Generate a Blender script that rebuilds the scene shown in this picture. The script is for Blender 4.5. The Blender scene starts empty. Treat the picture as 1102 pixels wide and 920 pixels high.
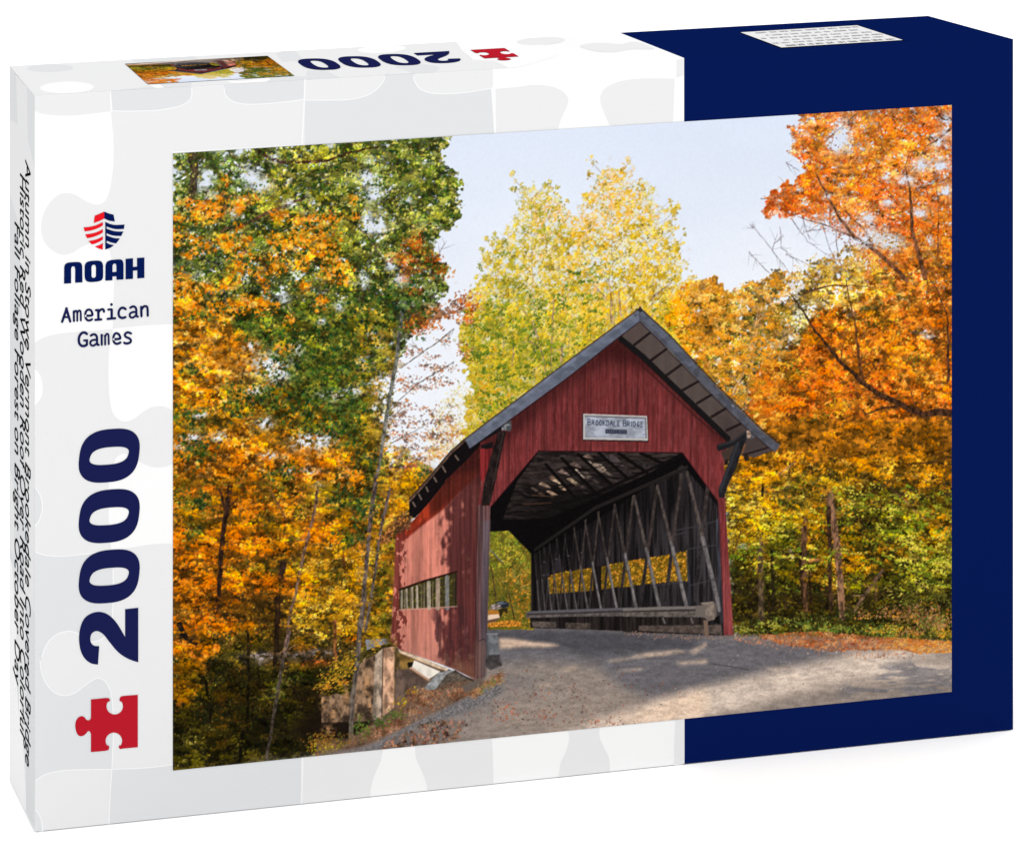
import bpy, math
import numpy as np
from mathutils import Vector
from mathutils.geometry import tessellate_polygon

# ---------------------------------------------------------------- the printed photograph
# The front of the box carries a printed landscape. Its ink is drawn here, stroke by stroke and leaf by leaf,
# into a numpy sheet (units: millimetre-like print units), later laid on the box as mesh colours.
CX0, CY0, CX1, CY1, SC = 182.0, 108.0, 1028.0, 834.0, 1.5
CW, CH = int((CX1 - CX0) * SC), int((CY1 - CY0) * SC)
CAN = np.zeros((CH, CW, 3), np.float32)
YY, XX = np.mgrid[0:CH, 0:CW].astype(np.float32)
PX = XX / SC + CX0; PY = YY / SC + CY0
RNG = np.random.RandomState(7)

def tile(ox, oy, k):
    return lambda *c: [(ox + c[i] / k, oy + c[i + 1] / k) for i in range(0, len(c), 2)]
def C3(c): return np.array(c, np.float32) / 255.0

def grow(a, h, w):
    ys = np.linspace(0, a.shape[0] - 1.001, h); xs = np.linspace(0, a.shape[1] - 1.001, w)
    y0 = ys.astype(int); x0 = xs.astype(int)
    fy = (ys - y0)[:, None]; fx = (xs - x0)[None]
    fy = fy * fy * (3 - 2 * fy); fx = fx * fx * (3 - 2 * fx)
    a00 = a[y0][:, x0]; a01 = a[y0][:, x0 + 1]; a10 = a[y0 + 1][:, x0]; a11 = a[y0 + 1][:, x0 + 1]
    return ((a00 * (1 - fx) + a01 * fx) * (1 - fy) + (a10 * (1 - fx) + a11 * fx) * fy).astype(np.float32)
def noise(sx, sy=None, octs=4, seed=0, gain=.55):
    sy = sy or sx; r = np.random.RandomState(seed); out = 0; amp = 1.0; tot = 0
    for o in range(octs):
        nx = max(2, int(CW / (sx * SC) * 2 ** o) + 2); ny = max(2, int(CH / (sy * SC) * 2 ** o) + 2)
        nx = min(nx, CW); ny = min(ny, CH)
        out = out + amp * grow(r.randn(ny, nx).astype(np.float32), CH, CW); tot += amp * amp; amp *= gain
    out = out / out.std()
    return 1 / (1 + np.exp(-1.7 * out))
def sstep(x, a, b):
    t = np.clip((x - a) / (b - a), 0, 1); return t * t * (3 - 2 * t)
def blur(a, r):
    r = int(round(r * SC))
    if r < 1: return a
    for _ in range(2):
        for ax in (0, 1):
            p = np.concatenate([np.repeat(a.take([0], ax), r + 1, ax), a, np.repeat(a.take([-1], ax), r, ax)], ax)
            c = np.cumsum(p, ax, dtype=np.float64)
            n = a.shape[ax]
            a = ((c.take(range(2 * r + 1, 2 * r + 1 + n), ax) - c.take(range(0, n), ax)) / (2 * r + 1)).astype(np.float32)
    return a
def pmask(pts, ss=3):
    p = np.array(pts, float); xs = (p[:, 0] - CX0) * SC; ys = (p[:, 1] - CY0) * SC
    x0 = max(0, int(xs.min()) - 1); x1 = min(CW, int(xs.max()) + 2); y0 = max(0, int(ys.min()) - 1); y1 = min(CH, int(ys.max()) + 2)
    if x1 <= x0 or y1 <= y0: return None
    w, h = x1 - x0, y1 - y0
    gx = x0 + (np.arange(w * ss) + .5) / ss; gy = y0 + (np.arange(h * ss) + .5) / ss
    ins = np.zeros((h * ss, w * ss), bool); n = len(xs)
    for i in range(n):
        xa, ya, xb, yb = xs[i], ys[i], xs[(i + 1) % n], ys[(i + 1) % n]
        if ya == yb: continue
        rows = np.nonzero((gy >= min(ya, yb)) & (gy < max(ya, yb)))[0]
        if len(rows) == 0: continue
        xc = xa + (gy[rows] - ya) / (yb - ya) * (xb - xa)
        ins[rows] ^= gx[None] > xc[:, None]
    m = ins.reshape(h, ss, w, ss).mean((1, 3)).astype(np.float32)
    return m, (slice(y0, y1), slice(x0, x1))
def full(pts, soft=0):
    o = np.zeros((CH, CW), np.float32); r = pmask(pts, 2)
    if r: o[r[1]] = r[0]
    return blur(o, soft)
def lay(mask, col, sl=None):
    sl = sl or (slice(None), slice(None)); c = CAN[sl]
    col = C3(col) if not isinstance(col, np.ndarray) else (col[sl] if col.shape[:2] == (CH, CW) else col)
    c += mask[..., None] * (col - c)
def fill(pts, col, a=1.0, tex=None, amt=0.0):
    r = pmask(pts)
    if not r: return
    m, sl = r
    if tex is not None:
        col = C3(col)[None, None] * (1 + amt * (tex[sl] * 2 - 1))[..., None]
        c = CAN[sl]; c += (m * a)[..., None] * (col - c)
    else: lay(m * a, col, sl)
def line(pts, w0, w1, col, a=1.0, tex=None, amt=0.0):
    n = len(pts) - 1
    if n < 1: return
    col = C3(col)
    for i in range(n):
        (xa, ya), (xb, yb) = pts[i], pts[i + 1]
        ra = (w0 + (w1 - w0) * i / n) * SC / 2; rb = (w0 + (w1 - w0) * (i + 1) / n) * SC / 2
        ax, ay, bx, by = (xa - CX0) * SC, (ya - CY0) * SC, (xb - CX0) * SC, (yb - CY0) * SC
        R = max(ra, rb) + 1.5
        x0 = max(0, int(min(ax, bx) - R)); x1 = min(CW, int(max(ax, bx) + R) + 1)
        y0 = max(0, int(min(ay, by) - R)); y1 = min(CH, int(max(ay, by) + R) + 1)
        if x1 <= x0 or y1 <= y0: continue
        X = XX[y0:y1, x0:x1] + .5; Y = YY[y0:y1, x0:x1] + .5
        dx, dy = bx - ax, by - ay; L = dx * dx + dy * dy + 1e-6
        t = np.clip(((X - ax) * dx + (Y - ay) * dy) / L, 0, 1)
        d = np.hypot(X - ax - t * dx, Y - ay - t * dy)
        rr = ra + (rb - ra) * t
        m = np.clip(rr + .5 - d, 0, 1) * np.minimum(1, 2 * rr) * a
        c = CAN[y0:y1, x0:x1]
        cc = col
        if tex is not None: cc = col * (1 + amt * (tex[y0:y1, x0:x1] * 2 - 1))[..., None]
        c += m[..., None] * (cc - c)
def wob(pts, amp, step=5):
    out = []
    for i in range(len(pts) - 1):
        (xa, ya), (xb, yb) = pts[i], pts[i + 1]; n = max(1, int(math.hypot(xb - xa, yb - ya) / step))
        for k in range(n):
            t = k / n; out.append((xa + (xb - xa) * t + RNG.uniform(-amp, amp), ya + (yb - ya) * t + RNG.uniform(-amp, amp)))
    return out + [pts[-1]]
BARK = noise(2.5, 5, 3, 900)
BIG = []
def bough(pts, w0, w1, col, a=1.0, amp=.7, twigs=0, tl=22):
    p = wob(pts, amp); line(p, w0, w1, col, a, BARK, .35)
    if w0 >= 1.75: BIG.append((p, w0, w1, col))
    for _ in range(twigs):
        i = RNG.randint(0, len(p) - 1); ang = math.atan2(p[i + 1][1] - p[i][1], p[i + 1][0] - p[i][0]) + RNG.choice([-1, 1]) * RNG.uniform(.4, 1.0)
        L = RNG.uniform(.5, 1.3) * tl
        q = [(p[i][0] + math.cos(ang) * L * t, p[i][1] + math.sin(ang) * L * t) for t in (0, .5, 1)]
        line(wob(q, .8), max(.7, w1 * .7), .4, col, a * .85)

STAMPS = {}
NB = 16
def stamp(s, o, kind):
    k = (s, o, kind)
    if k in STAMPS: return STAMPS[k]
    a = s / 2.0; ang = math.pi * 2 * o / NB; h = int(a * 1.15) + 1; q = 4; n = (2 * h + 1)
    g = (np.arange(n * q) + .5) / q - h - .5
    X, Y = np.meshgrid(g, g); U = X * math.cos(ang) + Y * math.sin(ang); V = -X * math.sin(ang) + Y * math.cos(ang)
    if kind == 0:
        rr = np.random.RandomState(s * 31 + o); th = np.arctan2(V / .66, U)
        m = np.hypot(U, V / .66) < a * (.78 + sum(rr.uniform(-.2, .2) * np.cos(k_ * th + rr.uniform(0, 6.3)) for k_ in (2, 3, 4, 5)))
    elif kind == 1: m = (np.abs(U / a) ** 1.6 + np.abs(V / (a * .36)) ** 1.6) < 1
    elif kind == 2:
        r = np.hypot(U, V); th = np.arctan2(V, U); m = r < a * (.62 + .38 * np.cos(5 * th)) * 1.05
    else:
        rr = np.random.RandomState(s * 57 + o); th = np.arctan2(V, U)
        m = np.hypot(U, V) < a * (.66 + sum(rr.uniform(-.24, .24) * np.cos(k_ * th + rr.uniform(0, 6.3)) for k_ in (2, 3, 4, 6)))
    m = m.reshape(n, q, n, q).mean((1, 3)).astype(np.float32)
    STAMPS[k] = (m, h); return STAMPS[k]
def leaves(dens, n, pal, size=(2, 4), kinds=(0, 0, 3), ang=None, seed=0, clump=9, mix=.6, jit=.10, alpha=(.75, 1.0), sun=0.0, big=1.6):
    """n leaves scattered by a density sheet; neighbours share a colour of the palette (dark to light)"""
    r = np.random.RandomState(seed)
    d = np.cumsum(np.where(dens < .05, 0, dens).ravel().astype(np.float64))
    if d[-1] <= 0: return
    idx = np.searchsorted(d, r.rand(n) * d[-1]); idx = np.minimum(idx, CW * CH - 1)
    iy, ix = idx // CW, idx % CW
    cn = noise(clump, clump * .8, 3, seed + 501)[iy, ix]
    u = np.argsort(np.argsort(cn)) / max(1, n)
    t = np.clip(mix * u + (1 - mix) * r.rand(n), 0, .9999)
    t = np.argsort(np.argsort(t)) / max(1, n)
    w = np.cumsum([p[3] if len(p) > 3 else 1.0 for p in pal]); w = w / w[-1]
    ci = np.searchsorted(w, t, side='right').clip(0, len(pal) - 1)
    cols = np.array([p[:3] for p in pal], np.float32)[ci] / 255.0
    j = 1 + r.randn(n, 1) * jit; cols = cols * j + r.randn(n, 3) * jit * .25
    cols = np.clip(cols, 0, 1).astype(np.float32)
    sz = (size[0] + (size[1] - size[0]) * r.rand(n) ** big) * SC
    o = r.randint(0, NB, n) if ang is None else (np.round((ang[0] + r.randn(n) * ang[1]) / (2 * math.pi) * NB).astype(int) % NB)
    kd = np.array(kinds)[r.randint(0, len(kinds), n)]; al = r.uniform(alpha[0], alpha[1], n).astype(np.float32)
    for i in range(n):
        m, h = stamp(max(2, int(round(sz[i]))), int(o[i]), int(kd[i]))
        y0, x0 = int(iy[i]) - h, int(ix[i]) - h; y1, x1 = y0 + 2 * h + 1, x0 + 2 * h + 1
        my0 = max(0, -y0); mx0 = max(0, -x0); y0 = max(0, y0); x0 = max(0, x0)
        c = CAN[y0:y1, x0:x1]
        mm = m[my0:my0 + c.shape[0], mx0:mx0 + c.shape[1], None] * al[i]
        c += mm * (cols[i] - c)
def relief(mask, n, size=(1.6, 4.2), seed=0, spread=.34, kinds=(0, 2, 3, 1), bias=0.0, ang=None, shift=1.5):
    """leaf-shaped touches in the colour already there, some lighter and some darker"""
    r = np.random.RandomState(seed); d = np.cumsum(np.where(mask < .06, 0, mask).ravel().astype(np.float64))
    if d[-1] <= 0: return
    idx = np.minimum(np.searchsorted(d, r.rand(n) * d[-1]), CW * CH - 1); iy, ix = idx // CW, idx % CW
    jy = np.clip(iy + (r.randn(n) * shift * SC).astype(int), 0, CH - 1); jx = np.clip(ix + (r.randn(n) * shift * SC).astype(int), 0, CW - 1)
    cols = np.clip(CAN[jy, jx] * np.exp(r.randn(n, 1) * spread + bias), 0, .985).astype(np.float32)
    sz = (size[0] + (size[1] - size[0]) * r.rand(n) ** 1.6) * SC
    o = r.randint(0, NB, n) if ang is None else (np.round((ang[0] + r.randn(n) * ang[1]) / (2 * math.pi) * NB).astype(int) % NB)
    kd = np.array(kinds)[r.randint(0, len(kinds), n)]
    for i in range(n):
        m, h = stamp(max(2, int(round(sz[i]))), int(o[i]), int(kd[i]))
        y0, x0 = int(iy[i]) - h, int(ix[i]) - h; y1, x1 = y0 + 2 * h + 1, x0 + 2 * h + 1
        my0 = max(0, -y0); mx0 = max(0, -x0); y0 = max(0, y0); x0 = max(0, x0)
        c = CAN[y0:y1, x0:x1]; c += m[my0:my0 + c.shape[0], mx0:mx0 + c.shape[1], None] * .85 * (cols[i] - c)
def sprays(mask, n, rx=(4, 9), ry=(1.6, 3.4), leaf=(2.2, 4.2), per=16, tilt=(.1, .35), seed=0, gain=(.8, 1.3), pal=None, kinds=(0, 0, 2), src=3, sat=.12, drop=.28):
    """clusters of leaves along a twig: one colour for each cluster, its upper leaves lighter and its lower ones darker"""
    r = np.random.RandomState(seed); d = np.cumsum(np.where(mask < .06, 0, mask).ravel().astype(np.float64))
    if d[-1] <= 0: return
    idx = np.minimum(np.searchsorted(d, r.rand(n) * d[-1]), CW * CH - 1); cy, cx = idx // CW, idx % CW
    if pal is None:
        soft_ = np.stack([blur(CAN[..., i], src) for i in range(3)], -1); col = soft_[cy, cx]
        col = col + sat * (col - col.mean(1, keepdims=True))
        col = col * r.uniform(gain[0], gain[1], (n, 1))
    else:
        w = np.cumsum([p[3] if len(p) > 3 else 1.0 for p in pal]); cn = noise(18, 14, 2, seed + 77)[cy, cx]
        t = np.argsort(np.argsort(cn * .5 + .5 * r.rand(n))) / n
        col = np.array([p[:3] for p in pal], np.float32)[np.searchsorted(w / w[-1], t, side='right').clip(0, len(pal) - 1)] / 255.0 * r.uniform(gain[0], gain[1], (n, 1))
    for q in range(n):
        k = int(per * r.uniform(.6, 1.4)); a = tilt[0] + r.randn() * tilt[1]; R_, S_ = r.uniform(*rx) * SC, r.uniform(*ry) * SC
        u = r.uniform(-1, 1, k); v = r.randn(k) * .6 * (1 - .5 * np.abs(u)); o_ = np.argsort(-v)
        ca_, sa_ = math.cos(a), math.sin(a)
        for i in o_:
            x = int(cx[q] + R_ * u[i] * ca_ - S_ * v[i] * sa_); y = int(cy[q] + R_ * u[i] * sa_ + S_ * v[i] * ca_)
            if x < 0 or y < 0 or x >= CW or y >= CH: continue
            if mask[y, x] < .05 and r.rand() < .8: continue
            m, h = stamp(max(2, int(round(r.uniform(*leaf) * SC))), int((a + r.randn() * .7) / (2 * math.pi) * NB) % NB, kinds[r.randint(len(kinds))])
            y0, x0 = y - h, x - h; my0 = max(0, -y0); mx0 = max(0, -x0); y0 = max(0, y0); x0 = max(0, x0)
            c = CAN[y0:y + h + 1, x0:x + h + 1]
            cc = np.clip(col[q] * (1 - drop * v[i] + r.randn() * .08), 0, .985)
            c += m[my0:my0 + c.shape[0], mx0:mx0 + c.shape[1], None] * .92 * (cc.astype(np.float32) - c)
def rough(pts, soft=10, k=.5, sc=14, seed=0, lo=.42, hi=.58):
    """a region with an uneven, leafy outline"""
    return sstep(full(pts, soft) + k * (noise(sc, sc, 4, seed) - .5), lo, hi)
def holes(sc, seed, thr, wid=.12): return sstep(noise(sc, sc * .8, 4, seed), thr, thr + wid)
def blob(x, y, rx, ry=None):
    ry = ry or rx; return np.exp(-(((PX - x) / rx) ** 2 + ((PY - y) / ry) ** 2))
def blobs(*l): return np.clip(sum(blob(*b) for b in l), 0, 1)

# ---- sky
t = np.clip((PY - 110) / 320, 0, 1)[..., None]
CAN[:] = C3((222, 231, 248)) * (1 - t) + C3((238, 243, 252)) * t
CAN += (C3((244, 246, 252)) - CAN) * (blobs((480, 420, 90, 110), (560, 320, 60, 90), (830, 290, 90, 60)) * .6)[..., None]
CAN += ((noise(120, 40, 3, 3) - .5) * .012)[..., None]

T1 = tile(186, 140, 4.6); T2 = tile(390, 130, 4.6); T3 = tile(600, 110, 4.6); T4 = tile(806, 110, 4.6)
T5 = tile(186, 330, 4.6); T6 = tile(390, 320, 4.6); T7 = tile(600, 300, 4.6); T8 = tile(806, 300, 4.6)
B1 = tile(186, 520, 4.6); B2 = tile(390, 510, 4.6); B3 = tile(600, 480, 4.6); B4 = tile(806, 490, 4.6)
B5 = tile(186, 680, 5.75); B6 = tile(340, 670, 5.51); B7 = tile(520, 660, 4.59); B8 = tile(750, 640, 3.936)
Z1 = tile(400, 550, 7.87); Z2 = tile(560, 480, 9.18); Z3 = tile(560, 570, 7.667); Z4 = tile(670, 560, 7.077)
Z5 = tile(760, 440, 8.364); Z6 = tile(400, 640, 7.87); Z7 = tile(440, 440, 7.667); Z8 = tile(640, 320, 9.18); Z9 = tile(500, 640, 18.36)

# ---- the pale yellow trees behind the bridge
gtree = T2(545, 880, 525, 830, 560, 770, 610, 740, 625, 690, 605, 640, 605, 585, 650, 590, 700, 590, 725, 545, 720, 510, 765, 465, 765, 340, 820, 298, 880, 350, 935, 320, 1000, 350) + \
        T3(40, 480, 60, 560, 130, 540, 150, 450, 170, 380, 220, 345, 275, 318, 340, 355, 400, 390, 490, 425, 490, 520, 545, 520, 540, 600, 570, 690, 615, 730, 600, 830, 660, 820, 640, 920) + [(760, 420), (700, 420), (640, 400), (560, 470), (520, 500), (495, 480), (505, 420), (490, 360)]
g = rough(gtree, 7, .8, 6, 11, .5, .75)
gh = g * holes(9, 12, .30)
leaves(gh, 5200, [(150, 150, 110), (170, 165, 105), (196, 186, 120), (205, 200, 165)], (2, 4.2), seed=13, alpha=(.35, .7))
for q in (T3(430, 920, 380, 760, 330, 640, 300, 480), T3(380, 760, 440, 640, 470, 540), T3(170, 920, 120, 800, 60, 680), T2(950, 900, 920, 700, 880, 560, 850, 420), T2(800, 920, 780, 800, 740, 680, 690, 600), T2(700, 730, 640, 660)):
    bough(q, 1.6, .6, (150, 125, 105), .8, twigs=5)
lay(g * (.45 + .4 * holes(7, 901, .2, .4)) * (.3 + .6 * sstep(PY, 230, 340)), C3((226, 192, 80))[None, None] * (1 + .25 * (noise(4, 4, 3, 902) - .5))[..., None])
lay(g * sstep(PY, 280, 380) * (1 - .5 * sstep(PX, 640, 700)) * holes(8, 903, .3, .3) * .55, C3((166, 156, 62))[None, None] * (1 + .3 * (noise(4, 4, 3, 904) - .5))[..., None])
ygreen = g * sstep(PY, 300, 400) + g * blobs((640, 290, 30, 18), (560, 330, 40, 40), (575, 380, 40, 40)) * 1.2
leaves(gh * (1 - .5 * sstep(PX, 640, 700)), 6500, [(118, 124, 52), (146, 146, 60), (176, 166, 64), (206, 182, 76)], (1.8, 3.6), seed=14, alpha=(.5, .9))
leaves(g * holes(8, 15, .34), 9500, [(190, 160, 58), (214, 178, 58), (232, 192, 66), (240, 206, 96), (244, 222, 146)], (1.8, 3.4), seed=16, alpha=(.55, .95))
leaves(g * blobs((630, 195, 34, 40), (640, 230, 40, 30), (612, 230, 20, 40), (590, 260, 16, 60), (590, 210, 16, 20)) * holes(7, 17, .3), 2600, [(236, 186, 110), (242, 200, 120), (238, 170, 90), (246, 220, 170)], (1.8, 3.2), seed=18, alpha=(.5, .9))
leaves(g * sstep(PY, 270, 360) * holes(8, 19, .35), 5000, [(172, 150, 44), (206, 176, 44), (230, 196, 58), (238, 206, 84)], (1.8, 3.6), seed=20)
leaves(ygreen * holes(10, 21, .5), 3600, [(84, 104, 40), (112, 128, 46), (140, 148, 56), (164, 164, 70)], (1.8, 3.4), seed=22, alpha=(.5, .95))
leaves(g * blobs((535, 410, 25, 22), (520, 440, 30, 25), (700, 330, 40, 30)) * holes(8, 23, .4), 1500, [(214, 160, 60), (232, 170, 60), (240, 190, 90)], (1.8, 3.6), seed=24)
leaves(g * blobs((535, 435, 14, 20), (560, 345, 30, 24), (620, 305, 20, 16)) * holes(6, 25, .45), 900, [(66, 96, 38), (92, 122, 44), (120, 140, 50)], (1.8, 3.4), seed=26)
leaves(rough([(470, 440), (500, 400), (520, 460), (500, 480), (478, 490), (460, 500), (455, 480)], 8, .4, 9, 27) , 700, [(206, 190, 120), (226, 196, 96), (220, 206, 150)], (1.8, 4), seed=28, alpha=(.3, .7))
for q in (T6(945, 10, 935, 200, 930, 370), T6(985, 230, 985, 330), T6(840, 120, 890, 280, 905, 380), T6(740, 340, 745, 230), T6(880, 250, 800, 200), T7(265, 220, 265, 90, 250, 0), T7(15, 420, 18, 330), T7(310, 180, 300, 60), T7(240, 100, 180, 30), T7(460, 100, 560, 20)):
    bough(q, 2.0, 1.2, (176, 150, 128), .9, twigs=2, tl=12)
    line([(a + .6, b) for a, b in q], .8, .6, (110, 84, 66), .8)
lay(np.clip(g * holes(3, 29, .8, .1) * .7 * (1 - .6 * sstep(PY, 300, 360)), 0, 1), (232, 238, 248))

# ---- orange trees behind the roof on the right
otree = [(715, 345), (730, 308), (748, 300), (765, 297), (776, 302), (782, 322), (792, 314), (800, 306), (815, 300), (830, 292), (860, 290), (900, 270), (960, 240), (1030, 220), (1030, 480), (850, 500), (800, 480)]
o = rough(otree, 5, .5, 10, 31)
leaves(o, 9000, [(124, 96, 30), (150, 110, 32), (176, 120, 34), (200, 130, 40)], (2.5, 5), seed=32, alpha=(.7, 1))
leaves(o * sstep(-PX, -800, -770), 4200, [(206, 128, 40), (228, 146, 50), (238, 160, 62), (244, 186, 104)], (1.8, 3.6), seed=33, clump=7)
leaves(o * holes(9, 34, .36), 9000, [(196, 130, 36), (222, 150, 42), (236, 168, 58), (240, 190, 90)], (1.8, 3.8), seed=35)
leaves(o * blobs((775, 350, 26, 30), (800, 360, 34, 30), (790, 395, 26, 26), (830, 335, 24, 26), (815, 410, 14, 20)) * holes(8, 36, .38), 3200, [(66, 78, 30), (98, 102, 32), (130, 122, 38), (160, 138, 44)], (1.8, 3.6), seed=37, clump=6)
lay(np.clip(o * blobs((721, 331, 14, 5), (712, 338, 8, 4), (752, 380, 9, 6), (772, 390, 6, 5), (735, 345, 8, 6), (750, 335, 6, 5)) * holes(5, 38, .45, .1), 0, 1), (226, 232, 240))
leaves(o * blobs((760, 320, 20, 20), (745, 345, 25, 30), (760, 370, 30, 30)) * holes(6, 39, .4), 1900, [(224, 140, 34), (240, 156, 40), (246, 176, 70)], (1.6, 3.2), seed=40)
for q in (T7(930, 640, 940, 520, 970, 370, 990, 230, 1010, 120), T7(870, 560, 930, 440, 980, 340), T8(5, 380, 30, 240, 45, 150), T8(90, 390, 150, 320, 190, 250), T8(0, 395, 20, 330), T8(30, 220, 120, 150)):
    bough(q, 2.6, 1.4, (206, 170, 128), .95, twigs=2, tl=14)
    line([(a + 1.0, b + .3) for a, b in q], .9, .6, (136, 100, 64), .7)

# ---- the big orange maple on the right
mtree = T4(262, 40, 245, 90, 200, 150, 225, 175, 180, 240, 240, 260, 275, 310, 245, 370, 170, 420, 60, 490, 110, 570, 190, 570, 260, 560, 330, 600, 430, 640, 520, 700, 540, 760, 560, 800) + [(930, 330), (880, 330), (850, 380), (815, 400), (800, 440), (830, 470), (880, 490), (1030, 490), (1030, 100), (865, 100)]
m = rough(mtree, 4, .9, 7, 41, .42, .6)
skyg = np.clip(blobs((906, 145, 10, 16), (897, 156, 9, 8), (934, 234, 8, 6), (944, 255, 18, 9), (990, 229, 8, 5), (992, 176, 8, 7), (1008, 152, 6, 6), (1018, 142, 6, 5), (952, 190, 5, 4), (975, 193, 8, 5), (1012, 178, 10, 6), (925, 262, 9, 6), (960, 262, 12, 8), (880, 250, 24, 12), (905, 280, 14, 12), (850, 150, 5, 5), (1018, 204, 6, 6), (1000, 258, 4, 6), (890, 210, 4, 4), (955, 217, 5, 4), (1018, 128, 7, 6)), 0, 1)
bare = np.clip(blobs((860, 262, 36, 26), (895, 262, 30, 22), (930, 285, 18, 14)), 0, 1)
mm_ = m * (1 - skyg * .96) * (1 - .86 * bare)
lower = sstep(PY, 300, 340)
lay(np.clip(m * lower * .9, 0, 1), (196, 112, 34)); lay(np.clip(mm_ * (1 - lower) * holes(5, 911, .3, .2) * .85, 0, 1), C3((214, 118, 48))[None, None] * (1 + .4 * (noise(4, 4, 3, 912) - .5))[..., None])
leaves(mm_ * (.35 + .65 * holes(7, 42, .3)), 9000, [(150, 70, 30), (176, 84, 30), (196, 98, 34), (206, 120, 60)], (2, 4.4), seed=43, kinds=(0, 2, 1), alpha=(.5, .95))
for q, w in ((T4(870, 870, 835, 740, 805, 620, 800, 500, 790, 400), 5.5), (T4(780, 880, 690, 790, 620, 730, 520, 670, 450, 580, 390, 470, 330, 350), 5), (T4(500, 660, 380, 610, 240, 565), 2), (T4(690, 560, 760, 540, 640, 370), 2), (T4(400, 610, 400, 500, 350, 480, 200, 440), 1.6), (T4(620, 720, 560, 620, 430, 500), 2), (T4(720, 750, 735, 640), 1.6), (T4(930, 780, 940, 560, 930, 420), 2), (T4(1000, 130, 930, 190, 880, 215), 3), (T4(540, 50, 470, 110, 380, 190), 2), (T4(640, 90, 660, 180, 690, 260), 1.6), (T4(790, 400, 770, 320, 800, 240), 2)):
    bough(q, w, w * .35, (112, 74, 52) if w > 2 else (140, 92, 66), .95, twigs=4)
for q in (T4(0, 740, 80, 830, 160, 900), T4(20, 610, 90, 700, 150, 780, 210, 860, 250, 920), T4(180, 750, 260, 790, 370, 840, 440, 890), T4(150, 620, 160, 720, 250, 800), T4(210, 580, 290, 690, 400, 770, 480, 850), T4(260, 560, 300, 680), T4(360, 600, 400, 720, 470, 880), T4(430, 650, 440, 760, 480, 900), T4(500, 670, 500, 800), T4(270, 640, 420, 620), T4(330, 520, 430, 640), T4(60, 480, 180, 460, 320, 500, 400, 570), T4(180, 300, 250, 340), T4(200, 155, 330, 150), T4(20, 620, 0, 600), T4(110, 730, 140, 650)):
    bough(q, 1.3, .6, (146, 140, 148), .7, twigs=5, tl=13)
br = T4(900, 20, 960, 75, 1005, 85)
line(br, 6, 4, (84, 56, 30), .9)
mo = mm_ * (.25 + .75 * holes(6, 44, .34))
leaves(mo, 15000, [(176, 76, 30), (204, 88, 28), (226, 104, 28), (236, 122, 32), (242, 142, 46), (246, 168, 84)], (1.7, 3.8), kinds=(0, 2, 2, 1), seed=45, clump=14, mix=.45)
leaves(mo * blobs((985, 150, 32, 22), (905, 200, 40, 24), (900, 185, 30, 30), (945, 170, 30, 20), (885, 150, 20, 12), (940, 150, 25, 14), (900, 345, 50, 30), (960, 380, 60, 30), (870, 420, 50, 30), (1000, 400, 40, 40), (1000, 280, 25, 40)), 5200, [(232, 128, 26), (242, 146, 30), (248, 164, 44), (250, 186, 80)], (1.7, 3.6), kinds=(0, 2, 1), seed=46)
leaves(mo * blobs((945, 200, 20, 14), (990, 140, 26, 10), (940, 205, 18, 10), (862, 200, 30, 20), (850, 225, 30, 12), (870, 170, 14, 14), (820, 395, 26, 14), (850, 440, 30, 20), (900, 415, 40, 10), (975, 245, 30, 16)), 2600, [(196, 72, 26), (220, 86, 26), (236, 100, 28), (240, 112, 40)], (1.7, 3.4), kinds=(2, 0), seed=47)
leaves(m * bare * (1 - .6 * skyg), 260, [(200, 96, 50), (226, 110, 50), (150, 80, 60)], (1.8, 3.2), seed=48)
leaves(m * skyg, 240, [(190, 90, 50), (226, 110, 50), (140, 80, 60), (110, 90, 80)], (1.6, 3), seed=49)
# golden middle ground under the maple
gm = blobs((905, 300, 34, 18), (880, 310, 20, 16), (935, 305, 30, 16), (915, 335, 26, 14), (960, 320, 24, 12))
leaves(gm * holes(7, 50, .32), 2800, [(206, 150, 44), (230, 172, 54), (240, 188, 72), (246, 210, 120)], (1.7, 3.4), seed=51)
lay(np.clip(blobs((860, 308, 9, 9), (849, 302, 5, 8), (915, 335, 5, 6), (990, 355, 12, 4), (1000, 362, 8, 3), (875, 302, 8, 4)) * holes(4, 52, .4, .1), 0, 1), (222, 226, 238))
leaves(blobs((846, 392, 12, 14), (868, 360, 10, 8), (854, 402, 12, 8), (900, 440, 12, 10), (880, 470, 12, 6), (870, 455, 12, 6), (945, 345, 16, 8), (990, 385, 12, 8), (1005, 470, 14, 10), (930, 435, 10, 6)) * holes(6, 53, .36), 1200, [(76, 70, 26), (108, 96, 30), (140, 120, 40), (160, 140, 50)], (1.8, 3.6), seed=54)
leaves(blobs((868, 458, 12, 6), (880, 450, 8, 5)), 200, [(120, 136, 46), (150, 150, 50)], (2, 4), seed=541)
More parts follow.
